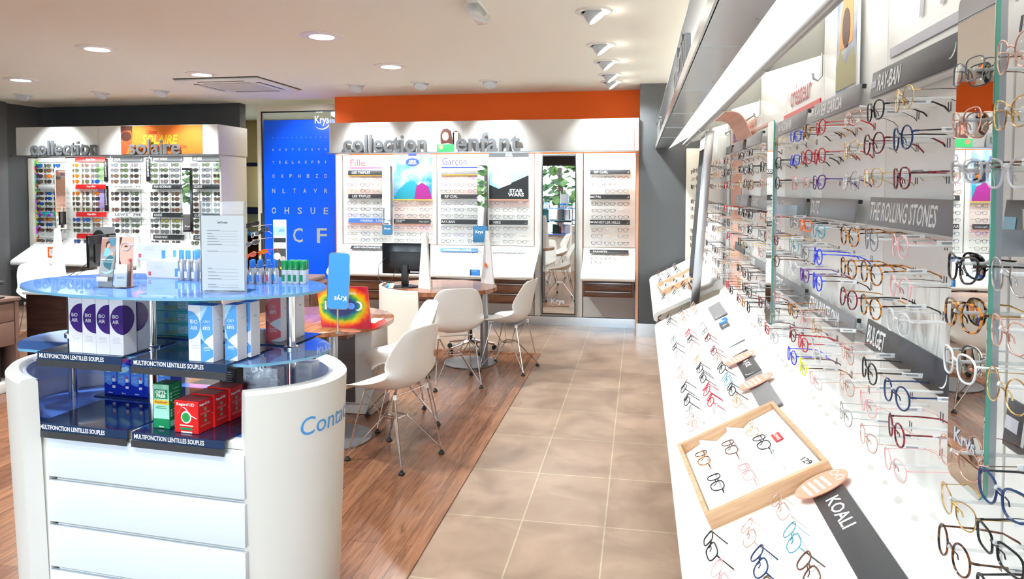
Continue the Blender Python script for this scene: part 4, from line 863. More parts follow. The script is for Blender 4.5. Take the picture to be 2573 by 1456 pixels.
t = Kp('lotion_bottle', 'teal bottle between the blue and the red cartons on the middle shelf', 'bottle', 0.285, 0.075, Z1+0.005)
MB().lathe([(0.018, 0), (0.021, 0.004), (0.021, 0.15), (0.012, 0.175), (0.012, 0.2)], n=20).build('bottle_body', M['teal'], t); MB().lathe([(0.0213, 0.035), (0.0213, 0.04)], n=20).build('label_band', M['textwhite'], t)
for q in range(4):
    t = carton(f'flat teal carton, {ORD[q]} from the bottom of the stack behind the middle post', -0.215, 0.095, Z1+0.005+0.0505*q, 0.23, 0.10, 0.05, M['teal'], rz=R(3))
    text('lettering', 'GOOD\nMOVE', 0.05, M['textlight'], t, (0.155, -0.0006, 0.025), height=0.03, bold=0.02)
    MB().box(0.07, 0.088, -0.0006, 0, 0.022, 0.046).build('logo_patch', M['textblue'], t); MB().prism(circ(0.03, 16, 0.10, 0.014, 0.008), -0.0004, 0, 'y').build('printed_blob', mat('olive_print', (0.16, 0.36, 0.22), 0.4), t)
t = carton('green and white contact lens solution carton on the lowest tray', 0.068, -0.213, Z0+0.006, 0.068, 0.062, 0.158, M['green'], tm=M['green'])
MB().box(0.001, 0.067, -0.0005, 0, 0.088, 0.157).build('print_field', noise_col(mat('pale_green_print', (0.4, 0.8, 0.6), 0.3), (0.12, 0.50, 0.30), (0.55, 0.85, 0.72), 12, 2), t)
MB().box(0.001, 0.067, -0.0005, 0, 0.001, 0.088).build('print_field', M['mint'], t)
MB().box(0.001, 0.067, -0.0007, 0, 0.001, 0.035).build('lower_band', M['green'], t); MB().box(0.001, 0.067, -0.0008, 0, 0.086, 0.102).build('yellow_band', M['yellow'], t)
MB().box(0.007, 0.061, -0.001, 0, 0.107, 0.140).build('logo_panel', M['green'], t)
text('lettering', 'OPTI-\nFREE', 0.046, M['textwhite'], t, (0.034, -0.0014, 0.1235), height=0.026, bold=0.03); text('lettering', 'Replenish', 0.052, M['redd'], t, (0.034, -0.0012, 0.094), height=0.011, shear=0.15)
text('lettering', 'Alcon', 0.02, M['textwhite'], t, (0.034, -0.0012, 0.007), height=0.006, bold=0.02); lines(t, 0.008, 0.06, 0.078, 2, 0.006, M['green'], y=-0.0012)
b = MB()
for z in (0.125, 0.113, 0.101, 0.065, 0.055, 0.045): b.prism(circ(0.0042, 12, 0.010, z), 0.068, 0.0685, 'x')
for z in (0.14, 0.127, 0.115, 0.103, 0.09, 0.067, 0.057, 0.047): b.box(0.068, 0.0684, 0.018, 0.052, z-0.001, z+0.001)
b.box(0.068, 0.0686, 0.005, 0.04, 0.008, 0.028); b.build('side_print', M['mint'], t)
for q in range(3):
    t = carton(['front red carton of the row with a green disc print', 'middle red carton of the row of three on the lowest tray', 'rear red carton of the row of three on the lowest tray'][q], 0.172+0.010*q, -0.232+0.074*q, Z0+0.006, 0.100, 0.072, 0.113+0.004*q, M['red'], tm=M['redd'], rz=R(-2))
    text('lettering', "Regard'UD", 0.074, M['textwhite'], t, (0.048, -0.0008, 0.100), height=0.014, bold=0.015)
    b = MB(); b.tube([(0.016+0.078*i/16, -0.0008, 0.066+0.024*math.sin(PI*min(1.0, i/10))-0.012*max(0, (i-10)/6)**1) for i in range(17)], 0.0032, 6, flat=0.2); b.build('swoosh', M['textwhite'], t)
    MB().prism(circ(0.0215, 24, 0.050, 0.056), -0.001, 0, 'y').build('white_disc', M['textwhite'], t); MB().prism(circ(0.0165, 24, 0.050, 0.056), -0.0016, 0, 'y').build('green_disc', mat('leaf_green', (0.03, 0.36, 0.08), 0.3), t)
    MB().box(0.022, 0.078, -0.0008, 0, 0.025, 0.0285).build('white_bar', M['textwhite'], t); MB().box(0.025, 0.075, -0.0009, 0, 0.011, 0.019).build('green_bar', M['green'], t); MB().box(0.028, 0.074, -0.0008, 0, 0.001, 0.006).build('white_foot', M['textwhite'], t)
    text('lettering', "Regard'UD", 0.05, M['textwhite'], t, (0.1008, 0.032, 0.099), rot=(R(90), 0, R(90)), height=0.011, bold=0.015)
    b = MB()
    for z in (0.080, 0.056, 0.039): b.prism(circ(0.0065, 16, 0.036, z), 0.1, 0.1006, 'x')
    b.build('side_discs', mat('khaki_print', (0.30, 0.34, 0.16), 0.4), t)
    b = MB()
    for z in (0.068, 0.064, 0.026, 0.022): b.box(0.1, 0.1005, 0.012, 0.06, z, z+0.0012)
    b.build('side_print', M['coral'], t)
for q in range(5):
    t = carton(f'deep blue lens cleaner carton, {ORD[q]} of the row behind the left post', -0.435+0.0655*q, 0.085, Z0+0.006, 0.064, 0.064, 0.165, M['navyblue'], group='deep blue cartons', tm=M['textblue'])
    MB().prism([(0.001, 0.05), (0.001, 0.12), (0.03, 0.135), (0.063, 0.125), (0.063, 0.06), (0.03, 0.04)], -0.0005, 0, 'y').build('pale_wash', M['midblue'], t)
    b = MB(); b.prism([(0.006, 0.098), (0.02, 0.115), (0.05, 0.122), (0.062, 0.112), (0.05, 0.10), (0.02, 0.092)], -0.0008, 0, 'y'); b.build('printed_lens', M['palesky'], t)
    text('lettering', 'AOSEPT', 0.058, M['pink'], t, (0.032, -0.0008, 0.145), height=0.018, bold=0.02); text('lettering', 'Alcon', 0.02, M['textwhite'], t, (0.032, -0.0008, 0.010), height=0.005, bold=0.02)
    MB().box(0.042, 0.056, -0.0009, 0, 0.03, 0.07).build('printed_bottle', M['signwhite'], t); MB().box(0.046, 0.052, -0.001, 0, 0.07, 0.08).build('printed_cap', M['red'], t); MB().box(0.042, 0.056, -0.0012, 0, 0.040, 0.056).build('printed_label', M['navyblue'], t)
    lines(t, 0.006, 0.036, 0.08, 5, 0.006, M['palesky'], y=-0.0009)
t = carton('black printed carton behind the green and white one', 0.145, 0.05, Z0+0.006, 0.07, 0.06, 0.155, M['black']); lines(t, 0.008, 0.06, 0.14, 9, 0.009, M['textlight'], hh=0.0012); MB().box(0.001, 0.069, -0.0005, 0, 0.001, 0.04).build('blue_base', M['dblue'], t)
t = Kp('plastic_bag', 'clear plastic bag holding a white leaflet pack on the lowest level', 'bag', 0.25, 0.05, Z0+0.004)
MB().bbox(0, 0.15, 0, 0.05, 0, 0.17, 0.004).build('leaflet_pack', M['bwhite'], t); text('lettering', 'LARYE\nPURE', 0.035, M['textgrey'], t, (0.03, -0.001, 0.135), height=0.03); text('lettering', 'EXUGENT', 0.045, M['textgrey'], t, (0.035, -0.001, 0.10), height=0.008)
lines(t, 0.07, 0.14, 0.15, 9, 0.009, M['textlight'], hh=0.0012)
b = MB(); N_ = 9; vs_ = []
for i in range(N_):
    for j in range(N_):
        u, v = i/(N_-1), j/(N_-1); vs_.append((-0.012+0.178*u, -0.010-0.010*math.sin(u*PI)*math.sin(v*PI)+0.004*math.sin(i*2.3+j*1.7), -0.0+0.185*v))
b.add(vs_, [(i*N_+j, (i+1)*N_+j, (i+1)*N_+j+1, i*N_+j+1) for i in range(N_-1) for j in range(N_-1)]); b.build('film', M['bagclear'], t, ang=180)
for q in range(2):
    t = carton(['white leaflet box with small print on the lowest level', 'second white leaflet box beside the rear post'][q], 0.345+0.075*q-0.01, 0.13+0.03*q, Z0+0.004, 0.072, 0.06, 0.17, M['bwhite'])
    lines(t, 0.006, 0.062, 0.155, 5, 0.003, M['textlight'], hh=0.001); lines(t, 0.006, 0.062, 0.125, 5, 0.003, M['textlight'], hh=0.001); lines(t, 0.006, 0.062, 0.09, 6, 0.003, M['textlight'], hh=0.001); lines(t, 0.006, 0.062, 0.05, 6, 0.003, M['textlight'], hh=0.001)
t = carton('low white carton at the right end of the lowest level', 0.485, 0.12, Z0+0.004, 0.11, 0.09, 0.075, M['bwhite']); lines(t, 0.01, 0.05, 0.05, 3, 0.006, M['textblue']); text('lettering', '5', 0.008, M['textblue'], t, (0.09, -0.001, 0.045), height=0.014)

# items on the top shelf
t = Kp('brochure_stand', 'clear brochure holder with contact lens leaflets on the top shelf', 'brochure holder', -0.235, -0.155, Z2, R(4))
b = MB(); b.box(0, 0.135, 0, 0.003, 0, 0.075); b.box(0, 0.135, 0.06, 0.063, 0, 0.20, Matrix.Rotation(R(-6), 4, 'X')); b.box(0, 0.003, 0, 0.07, 0, 0.075); b.box(0.132, 0.135, 0, 0.07, 0, 0.11); b.box(0.066, 0.069, 0, 0.07, 0, 0.09); b.box(0, 0.135, 0, 0.07, 0, 0.002)
b.build('holder', M['clear'], t)
def leaflet(lab, x, y, tlt, w_, h_):
    o = Kp('leaflet', lab, 'leaflet', 0, 0, 0); o.matrix_world = KT @ Matrix.Translation((-0.235+x, -0.155+y, Z2+0.004)) @ Matrix.Rotation(R(4), 4, 'Z') @ Matrix.Rotation(R(tlt), 4, 'X')
    return o
t = leaflet('contact lens leaflet printed with a seated woman in a blue top', 0.004, 0.014, -8, 0, 0)
MB().box(0, 0.060, 0, 0.003, 0, 0.185).build('sheet', mat('leaflet_grey', (0.38, 0.36, 0.36), 0.4), t)
MB().prism([(0.0, 0.12), (0.0, 0.184), (0.06, 0.184), (0.06, 0.15), (0.03, 0.14)], -0.0004, 0, 'y').build('printed_sofa', mat('print_rust', (0.50, 0.25, 0.18), 0.5), t)
MB().prism([(0.028, 0.15), (0.028, 0.18), (0.06, 0.182), (0.06, 0.152)], -0.0006, 0, 'y').build('printed_window', mat('print_slate', (0.10, 0.25, 0.38), 0.5), t)
MB().prism([(0.014, 0.115), (0.016, 0.14), (0.028, 0.15), (0.038, 0.135), (0.046, 0.118), (0.03, 0.112)], -0.0008, 0, 'y').build('printed_top', mat('print_aqua', (0.22, 0.58, 0.70), 0.5), t)
MB().prism([(0.018, 0.075), (0.012, 0.095), (0.04, 0.118), (0.056, 0.11), (0.05, 0.085), (0.045, 0.06)], -0.0007, 0, 'y').build('printed_legs', mat('print_teal', (0.04, 0.16, 0.20), 0.5), t)
MB().prism(circ(0.008, 16, 0.030, 0.155, 0.010), -0.0012, 0, 'y').build('printed_face', M['skin'], t)
MB().prism([(0.020, 0.145), (0.020, 0.164), (0.030, 0.171), (0.037, 0.165), (0.027, 0.158), (0.025, 0.148)], -0.0014, 0, 'y').build('printed_hair', M['hair'], t)
MB().prism([(0.036, 0.138), (0.052, 0.128), (0.054, 0.118), (0.030, 0.116), (0.030, 0.120), (0.046, 0.122)], -0.0011, 0, 'y').build('printed_arm', M['skin'], t)
text('lettering', 'ACUVUE', 0.024, M['textwhite'], t, (0.015, -0.0008, 0.180), height=0.004); text('lettering', 'OFFRES CONTACT', 0.052, M['textwhite'], t, (0.030, -0.0012, 0.100), height=0.0055, bold=0.03); text('lettering', "JUSQU'À 160€ OFFERTS", 0.048, M['textwhite'], t, (0.030, -0.0012, 0.091), height=0.0045, bold=0.03)
MB().prism([(0.002, 0.058), (0.03, 0.052), (0.058, 0.066), (0.058, 0.055), (0.03, 0.045)], -0.0012, 0, 'y').build('printed_paper', M['palesky'], t)
tag_ = MB().bbox(0.008, 0.056, -0.022, -0.0205, 0.018, 0.036, 0.0005).build('acrylic_tag', mat('tag_lilac', (0.62, 0.58, 0.72), 0.3), t); text('lettering', 'ACUVUE', 0.03, M['textwhite'], tag_, (0.028, -0.0225, 0.027), height=0.005)
t = leaflet('leaflet printed with a close face in pale blue spectacles', 0.080, 0.030, -4, 0, 0)
MB().box(0, 0.058, 0, 0.003, 0.0, 0.185).build('sheet', mat('print_face_skin', (0.78, 0.46, 0.36), 0.45), t)
MB().prism([(0, 0.02), (0, 0.184), (0.012, 0.184), (0.002, 0.15), (0.004, 0.10), (0.03, 0.02)], -0.0004, 0, 'y').build('printed_hair', M['hair'], t)
b = MB(); b.tube([(0.028+0.020*math.cos(a), -0.0012, 0.150+0.015*math.sin(a)) for a in [2*PI*i/20 for i in range(20)]], 0.0022, 6, closed=True, flat=0.4); b.tube([(0.048, -0.0012, 0.156), (0.058, -0.0012, 0.156)], 0.002, 6); b.build('printed_spectacles', M['palesky'], t)
MB().prism([(0.020, 0.150), (0.028, 0.155), (0.037, 0.150), (0.028, 0.147)], -0.001, 0, 'y').build('printed_eye', M['hair'], t); MB().prism([(0.036, 0.100), (0.046, 0.105), (0.057, 0.100), (0.046, 0.093)], -0.001, 0, 'y').build('printed_lips', M['rose'], t)
t = leaflet('small white folded card in the side pocket of the brochure holder', 0.082, 0.010, -6, 0, 0); MB().box(0, 0.05, 0, 0.002, 0, 0.085).build('card', M['signwhite'], t); text('lettering', 'KRYS', 0.03, M['textblue'], t, (0.025, -0.0008, 0.035), height=0.008)
for x, y, z, w_, h_, lab in ((-0.269, 0.145, Z2, 0.165, 0.072, 'lower white lens carton with a red patch on the top shelf'), (-0.10, 0.20, Z2, 0.10, 0.072, 'white lens carton half hidden behind the silver spray cans'), (-0.325, 0.155, Z2+0.0725, 0.150, 0.066, 'white lens carton lying on top of the other on the top shelf')):
    t = carton(lab, x, y, z, w_, 0.09, h_, M['bwhite'], rz=R(2))
    MB().box(0.010, 0.022, -0.0006, 0, 0.010, 0.026).build('red_patch', M['rose'], t); MB().box(w_-0.030, w_-0.012, -0.0006, 0, 0.008, 0.042).build('blue_patch', M['sky'], t); lines(t, 0.03, 0.09, 0.05, 2, 0.008, M['textlight'])
    MB().box(w_, w_+0.0006, 0.03, 0.05, 0.01, 0.04).build('blue_patch', M['sky'], t)
def can(label, x, y, capm, body, h, r, ch, group, print_m=None, nozzle=True):
    t = Kp('spray_can', label, 'spray can', x, y, Z2, 0, group)
    MB().lathe([(r*0.9, 0), (r, 0.003), (r, h-ch-0.022), (r*0.92, h-ch-0.010), (r*0.62, h-ch)] if nozzle else [(r*0.9, 0), (r, 0.003), (r, h-ch)], n=22).build('can_body', body, t)
    MB().lathe([(r*0.66, h-ch), (r*0.66, h-0.004), (r*0.58, h)] if nozzle else [(r*1.02, h-ch), (r*1.02, h-0.003), (r*0.9, h)], n=22).build('cap', capm, t)
    if print_m: MB().prism([(-0.007, 0.010), (0.005, 0.010), (0.005, 0.036), (-0.007, 0.036)], -r-0.0006, -r*0.80, 'y').build('printed_patch', print_m, t)
    lines(t, -0.007, 0.007, 0.060, 5, 0.006, M['textgrey'], y=-r-0.0004, hh=0.0014)
    return t
for q, (x, y) in enumerate([(-0.080, 0.125), (-0.047, 0.122), (-0.036, 0.165), (-0.012, 0.120), (0.024, 0.125)]):
    can(f'silver spray can with a blue cap, {ORD[q]} from the white cartons', x, y, M['sky'], M['can'], 0.122, 0.0150, 0.036, 'silver spray cans before the price sign', M['bwhite'])
q = 0
for (x, y) in [(0.240, 0.085), (0.268, 0.090), (0.298, 0.095), (0.328, 0.110), (0.346, 0.128), (0.250, 0.125), (0.282, 0.128), (0.312, 0.135)]:
    can(f'slim can with a bright blue cap, {ORD[q]} of the cluster right of the price sign', x, y, M['capblue'], M['can'], 0.092, 0.0132, 0.030, 'slim blue capped cans', [M['textblue'], M['textblue'], M['midblue'], M['rose']][q % 4]); q += 1
for q, (x, y) in enumerate([(0.388, 0.130), (0.411, 0.136), (0.436, 0.133), (0.462, 0.138), (0.398, 0.168), (0.424, 0.172), (0.450, 0.172)]):
    can(f'white can with a green cap, {ORD[q]} of the cluster at the shelf end', x, y, M['capgreen'], M['canwhite'], 0.090, 0.0132, 0.036, 'green capped cans', M['green'] if q < 4 else None, nozzle=False)
t = Kp('price_sign', 'tall clear acrylic stand holding a printed price sheet', 'sign', 0.228, -0.150, Z2, R(7)); t.scale = (0.80, 1, 0.97)
b = MB(); b.box(-0.004, 0.206, 0, 0.002, 0, 0.335); b.box(-0.004, 0.206, 0.008, 0.010, 0, 0.335); b.box(-0.004, -0.001, 0, 0.010, 0, 0.335); b.box(0.203, 0.206, 0, 0.010, 0, 0.335); b.box(-0.004, 0.206, 0.0, 0.075, 0.333, 0.336); b.box(-0.004, 0.206, -0.0, 0.095, 0, 0.003)
b.build('acrylic_stand', M['clear'], t)
b = MB(); b.box(-0.006, -0.003, 0, 0.011, 0, 0.336); b.box(0.204, 0.207, 0, 0.011, 0, 0.336); b.box(-0.006, 0.207, -0.001, 0.011, -0.0, 0.003); b.build('acrylic_edges', M['acryl'], t)
MB().box(0.0, 0.202, 0.003, 0.007, 0.008, 0.283).build('paper', M['paper'], t)
text('lettering', 'Tarifs Produits', 0.050, M['textblack'], t, (0.10, 0.0022, 0.258), height=0.008)
b = MB()
for z in (0.226, 0.215, 0.205, 0.196, 0.186, 0.175, 0.150, 0.086, 0.073, 0.060, 0.048, 0.027, 0.018): b.box(0.028, 0.172, 0.0024, 0.003, z, z+0.0007); b.box(0.028, 0.028+0.02+0.05*((z*977) % 1), 0.0023, 0.003, z+0.0015, z+0.0035)
b.build('price_lines', M['textgrey'], t)

# ------------------------------------------------------------------ chairs
def shell_chair():
    """moulded shell: rows go from the front lip over the seat and up the back"""
    prof = []   # (y forward negative, z, half width, side lift, edge curl)
    P = [(-0.235, 0.408, 0.175, 0.000), (-0.225, 0.432, 0.205, 0.006), (-0.19, 0.442, 0.222, 0.018), (-0.12, 0.436, 0.230, 0.034), (-0.04, 0.428, 0.232, 0.052), (0.04, 0.426, 0.231, 0.075), (0.10, 0.436, 0.229, 0.088), (0.145, 0.462, 0.227, 0.080), (0.172, 0.505, 0.226, 0.055), (0.188, 0.56, 0.225, 0.028), (0.202, 0.63, 0.218, 0.010), (0.217, 0.70, 0.203, 0.0), (0.232, 0.76, 0.178, 0.0), (0.243, 0.797, 0.150, 0.0), (0.250, 0.815, 0.118, -0.008)]
    n = 16; vs = []; fs = []
    for i, (y, z, hw, lift) in enumerate(P):
        tb = (max(0.0, min(1.0, (z-0.45)/0.12)) if y > 0.1 else 0.0)*(1-0.65*max(0, z-0.6)/0.21)
        for j in range(n+1):
            u = -1+2*j/n; e = abs(u)**2.6
            vs.append((hw*u, y-e*0.085*tb, z+lift*e))
    for i in range(len(P)-1):
        for j in range(n): fs.append((i*(n+1)+j, i*(n+1)+j+1, (i+1)*(n+1)+j+1, (i+1)*(n+1)+j))
    me = D.meshes.new('seat_shell'); me.from_pydata(vs, [], fs); me.materials.append(M['plastic'])
    me.polygons.foreach_set('use_smooth', [True]*len(me.polygons)); return me
def make_chair(label, loc, rz, group):
    t = thing('shell_chair', label, 'chair', loc, rz, group)
    s_ = link('seat_shell', ch_shell, t)
    m1 = s_.modifiers.new('s', 'SOLIDIFY'); m1.thickness = 0.006; m1.offset = 0; m2 = s_.modifiers.new('u', 'SUBSURF'); m2.levels = 1; m2.render_levels = 2
    for nm, me in ch_parts: link(nm, me, t)
    return t
ch_shell = shell_chair(); ch_parts = []
HX, HY = 0.185, 0.205
for sx in (-1, 1):
    for sy in (-1, 1):
        f = Vector((sx*HX, sy*HY, 0.028)); b = MB()
        b.tube([(sx*0.145, sy*0.115+0.01, 0.418), f], 0.0050, 8); b.tube([(sx*0.055, sy*0.045, 0.245), f], 0.0045, 8); b.tube([(sx*0.145, sy*0.115+0.01, 0.418), (sx*0.055, sy*0.045, 0.245)], 0.0038, 8)
        b.tube([f, (f.x, f.y, 0.016)], 0.0065, 8); ch_parts.append(('leg', b.mesh('leg', M['chrome'])))
        ch_parts.append(('foot', MB().lathe([(0.019, 0), (0.019, 0.006), (0.011, 0.014), (0.008, 0.024)], (f.x, f.y, 0), 14).mesh('foot', M['rubber'])))
b = MB()
for (p, q) in (((-1, -1), (1, -1)), ((1, -1), (1, 1)), ((1, 1), (-1, 1)), ((-1, 1), (-1, -1))): b.tube([(p[0]*0.055, p[1]*0.045, 0.245), (q[0]*0.055, q[1]*0.045, 0.245)], 0.0042, 8)
for sx in (-1, 1): b.tube([(sx*0.035, -0.045, 0.252), (sx*0.035, 0.045, 0.252)], 0.0035, 8)
b.tube([(-0.145, -0.105, 0.418), (0.145, -0.105, 0.418)], 0.005, 8); b.tube([(-0.145, 0.125, 0.418), (0.145, 0.125, 0.418)], 0.005, 8)
ch_parts.append(('wire_brace', b.mesh('wire_brace', M['chrome'])))
ch_parts.append(('mount', MB().lathe([(0.014, 0.40), (0.012, 0.424)], (0.145, 0.125, 0), 10).lathe([(0.014, 0.40), (0.012, 0.424)], (-0.145, 0.125, 0), 10).mesh('mount', M['plastic'])))
def face(dx, dy): return math.atan2(dy, dx)+PI/2      # local -y looks along (dx, dy)
for cx, cy, dx, dy, lab in ((-1.42, 3.955, -0.934, 0.356, 'white shell chair nearest the kiosk, side on to the round table'), (-1.60, 4.60, -0.85, -0.53, 'white shell chair tucked behind the nearest one at the round table'), (-1.49, 5.575, -0.42, 0.91, 'white shell chair turned with its back to the aisle at the desk'), (-1.13, 6.11, -0.98, 0.19, 'white shell chair side on at the desk corner by the tiles')):
    make_chair(lab, (cx, cy, 0.006), face(dx, dy), 'white shell chairs')
make_chair('white shell chair half hidden behind the kiosk at the left desk', (-6.08, 6.35, 0.006), face(1, -0.25), 'white shell chairs')

# ------------------------------------------------------------------ tables and desks
t = thing('round_table', 'round reddish wood table holding the rainbow box', 'table', (-2.12, 4.42, 0))
MB().lathe([(0.485, 0.695), (0.50, 0.70), (0.50, 0.727), (0.494, 0.73)], n=64).build('tabletop', M['tabletop'], t)
MB().tube([(0.20, -0.23, 0.02), (0.20, -0.23, 0.695)], 0.035, 24).build('column', M['greycol'], t)
MB().lathe([(0.25, 0.006), (0.25, 0.016), (0.05, 0.024)], (0.20, -0.23, 0), 40).build('base_plate', M['greycol'], t)
MB().bbox(0.0, 0.19, 0.02, 0.14, 0.585, 0.694, 0.003).build('apron', M['walnut'], t)
t = thing('desk_pedestal', 'white side panel pedestal standing under the round wooden table', 'cabinet', (-1.955, 4.72, 0))
MB().bbox(-0.42, 0.10, -0.02, 0.30, 0.07, 0.692, 0.004).build('carcass', M['greige'], t); MB().box(-0.43, -0.03, -0.03, -0.021, 0.08, 0.69).build('dark_front', M['walnutdark'], t); MB().bbox(-0.45, 0.11, -0.05, 0.31, 0.006, 0.07, 0.004).build('plinth', M['greige'], t)
# consultation desk with curved end panel
t = thing('consultation_desk', 'wooden desk with a curved ivory end panel and grey column', 'desk', (-1.72, 5.98, 0))
P = []
for i in range(48):
    a = 2*PI*i/48; P.append((0.50*math.cos(a), 0.44*math.sin(a)*(1.0 if math.sin(a) < 0 else 0.95)))
MB().prism(P, 0.715, 0.75, 'z').build('tabletop', M['tabletop'], t)
b = MB(); cp_ = []
for i in range(25):
    a = R(190+92*i/24-15); cp_.append((-0.035+0.515*math.cos(a), 0.03+0.48*math.sin(a)))
for i in range(24, -1, -1):
    a = R(190+92*i/24-15); cp_.append((-0.035+0.49*math.cos(a), 0.03+0.455*math.sin(a)))
MB().prism(cp_, 0.006, 0.757, 'z').build('curved_panel', M['ivory'], t, ang=60)
MB().tube([(0.355, 0.18, 0.02), (0.355, 0.18, 0.715)], 0.036, 24).build('column', M['greycol'], t)
MB().lathe([(0.24, 0.006), (0.24, 0.014), (0.05, 0.02)], (0.20, 0.28, 0), 40).build('base_plate', M['greycol'], t)
MB().bbox(0.12, 0.32, 0.05, 0.15, 0.62, 0.714, 0.003).build('apron', M['walnut'], t)
def gable(x, y, rz, label, z=0.75, h=0.475, w0=0.155, w1=0.045):
    t = thing('screen_support', label, 'stand', (x, y, z), rz)
    b = MB(); b.prism([(-w0/2, 0), (w0/2, 0), (w1/2, h), (-w1/2, h)], 0, 0.018, 'y'); b.build('board', M['lampwhite'], t)
    b = MB(); b.box(-0.004, 0.004, 0.018, 0.05, 0.02, h*0.93); b.build('slot_rib', M['greige'], t)
    for zz in (0.3, 0.82): MB().lathe([(0.003, 0), (0.003, 0.001)], (0, 0, 0), 8, Matrix.Translation((0, -0.0005, h*zz)) @ Matrix.Rotation(R(90), 4, 'X')).build('screw', M['textgrey'], t)
gable(-1.80, 5.76, R(-32), 'white gable shaped screen support beside the black monitor'); gable(-1.345, 6.19, R(-32), 'white gable shaped screen support at the far edge of the desk')
gable(-5.43, 5.80, R(5), 'white gable shaped screen support at the left desk'); gable(-4.95, 6.35, R(5), 'white gable shaped screen support hidden behind the brochure holder')
def screen(p, q, z0, z1, label):
    t = thing('protective_screen', label, 'screen', (p[0], p[1], 0)); d = Vector((q[0]-p[0], q[1]-p[1])); a = math.atan2(d.y, d.x); t.rotation_euler = (0, 0, a)
    MB().box(0, d.length, -0.002, 0.002, z0, z1).build('sheet', M['clear'], t)
    b = MB(); b.box(0, d.length, -0.003, 0.003, z0-0.003, z0); b.build('edge', M['acryl'], t)
screen((-1.80, 5.80), (-1.345, 6.22), 0.80, 1.42, 'clear protective screen between the two gable supports on the desk')
screen((-5.43, 5.85), (-4.95, 6.38), 0.80, 1.42, 'clear protective screen between gable supports at the left desk')
def monitor(x, y, z, rz, label, w_=0.44, h_=0.27):
    t = thing('computer_monitor', label, 'monitor', (x, y, z), rz)
    MB().bbox(-w_/2, w_/2, -0.012, 0.02, 0.11, 0.11+h_, 0.006).build('screen_case', M['blackgloss'], t)
    MB().bbox(-w_*0.33, w_*0.33, -0.03, -0.012, 0.15, 0.11+h_*0.72, 0.01).build('rear_cover', M['black'], t)
    MB().bbox(-0.03, 0.03, -0.045, -0.01, 0.02, 0.2, 0.006).build('stand_neck', M['black'], t)
    MB().lathe([(0.12, 0), (0.12, 0.008), (0.03, 0.02)], (0, 0.0, 0), 28).build('stand_base', M['blackgloss'], t)
    MB().box(0.05, 0.13, -0.0325, -0.03, 0.125, 0.14).build('port_row', M['textgrey'], t); return t
monitor(-2.0, 5.88, 0.75, R(-3), 'black computer monitor seen from behind on the desk')
MB_c = MB(); MB_c.tube([(-2.18, 5.86, 1.0), (-2.24, 5.83, 0.93), (-2.22, 5.80, 0.82), (-2.12, 5.76, 0.757), (-2.02, 5.74, 0.757), (-1.98, 5.80, 0.757)], 0.003, 6); MB_c.tube([(-2.08, 5.84, 0.90), (-2.10, 5.77, 0.80), (-2.12, 5.70, 0.757), (-2.04, 5.67, 0.757), (-1.95, 5.72, 0.757), (-1.90, 5.80, 0.77)], 0.003, 6)
tag(MB_c.build('monitor_cable', M['black']), 'thin black cables looping below the monitor on the desk', 'cable')
t = thing('business_card', 'small blue and white card leaning under the black monitor', 'card', (-2.13, 5.72, 0.752), R(-20)); MB().box(0, 0.075, 0, 0.002, 0, 0.05, Matrix.Rotation(R(-30), 4, 'X')).build('card', M['signwhite'], t); MB().box(0, 0.03, -0.001, 0, 0, 0.05, Matrix.Rotation(R(-30), 4, 'X')).build('blue_half', M['textblue'], t)
t = thing('card_reader', 'small grey box behind the gable support on the desk', 'device', (-1.90, 5.95, 0.75)); MB().bbox(0, 0.09, 0, 0.09, 0, 0.035, 0.006).build('case', M['greige'], t)
t = thing('leaflet', 'bright blue flyer standing by the far gable support', 'leaflet', (-1.44, 6.10, 0.83), R(-8)); MB().box(-0.045, 0.055, 0, 0.002, 0, 0.055).build('sheet', M['textblue'], t); lines(t, -0.04, 0.03, 0.045, 3, 0.006, M['palesky'])
t = thing('sticker', 'small orange square sticker on the far gable support', 'sticker', (-1.355, 6.175, 0.90), R(-32)); MB().bbox(-0.015, 0.015, 0, 0.002, 0, 0.035, 0.0008).build('sheet', M['orange'], t)
for x, z0, z1, lab in ((-1.53, 1.0, 1.19, 'dark blue display plate with white lettering above the long shelf'),):
    t = thing('counter_card', lab, 'sign', (-1.82, 8.0, 0.98)); MB().bbox(-0.085, 0.085, 0, 0.008, 0, 0.19, 0.003).build('plate', mat('plate_blue', (0.03, 0.15, 0.30), 0.3), t); text('lettering', 'Krys', 0.09, M['textwhite'], t, (-0.01, -0.0012, 0.12), height=0.045, bold=0.02)
    MB().box(-0.01, 0.01, 0.008, 0.2, 0.02, 0.04).build('bracket', M['steel'], t)

def stool(x, y, label, h=0.50, r=0.19):
    t = thing('operator_stool', label, 'stool', (x, y, 0))
    MB().lathe([(r*0.8, h-0.07), (r, h-0.05), (r, h-0.02), (r*0.9, h), (0.02, h+0.004)], n=32).build('seat', M['black'], t)
    MB().tube([(0, 0, 0.10), (0, 0, h-0.07)], 0.022, 14).build('gas_column', M['black'], t)
    for i in range(5):
        a = 2*PI*i/5+0.3; e = Vector((0.24*math.cos(a), 0.24*math.sin(a), 0.07)); lg = MB().tube([(0, 0, 0.11), e], [0.02, 0.012], 8).build('leg', M['chrome'], t)
        MB().lathe([(0.022, -0.012), (0.026, -0.006), (0.026, 0.006), (0.022, 0.012)], (0, 0, 0), 14, Matrix.Translation((e.x, e.y, 0.032)) @ Matrix.Rotation(a, 4, 'Z') @ Matrix.Rotation(R(90), 4, 'X')).build('caster', M['rubber'], lg)
stool(-1.63, 6.72, 'black stool on casters behind the desk by the chairs', 0.56, 0.18); stool(-2.42, 3.70, 'black stool on chrome legs between the kiosk and the round table', 0.46, 0.18)
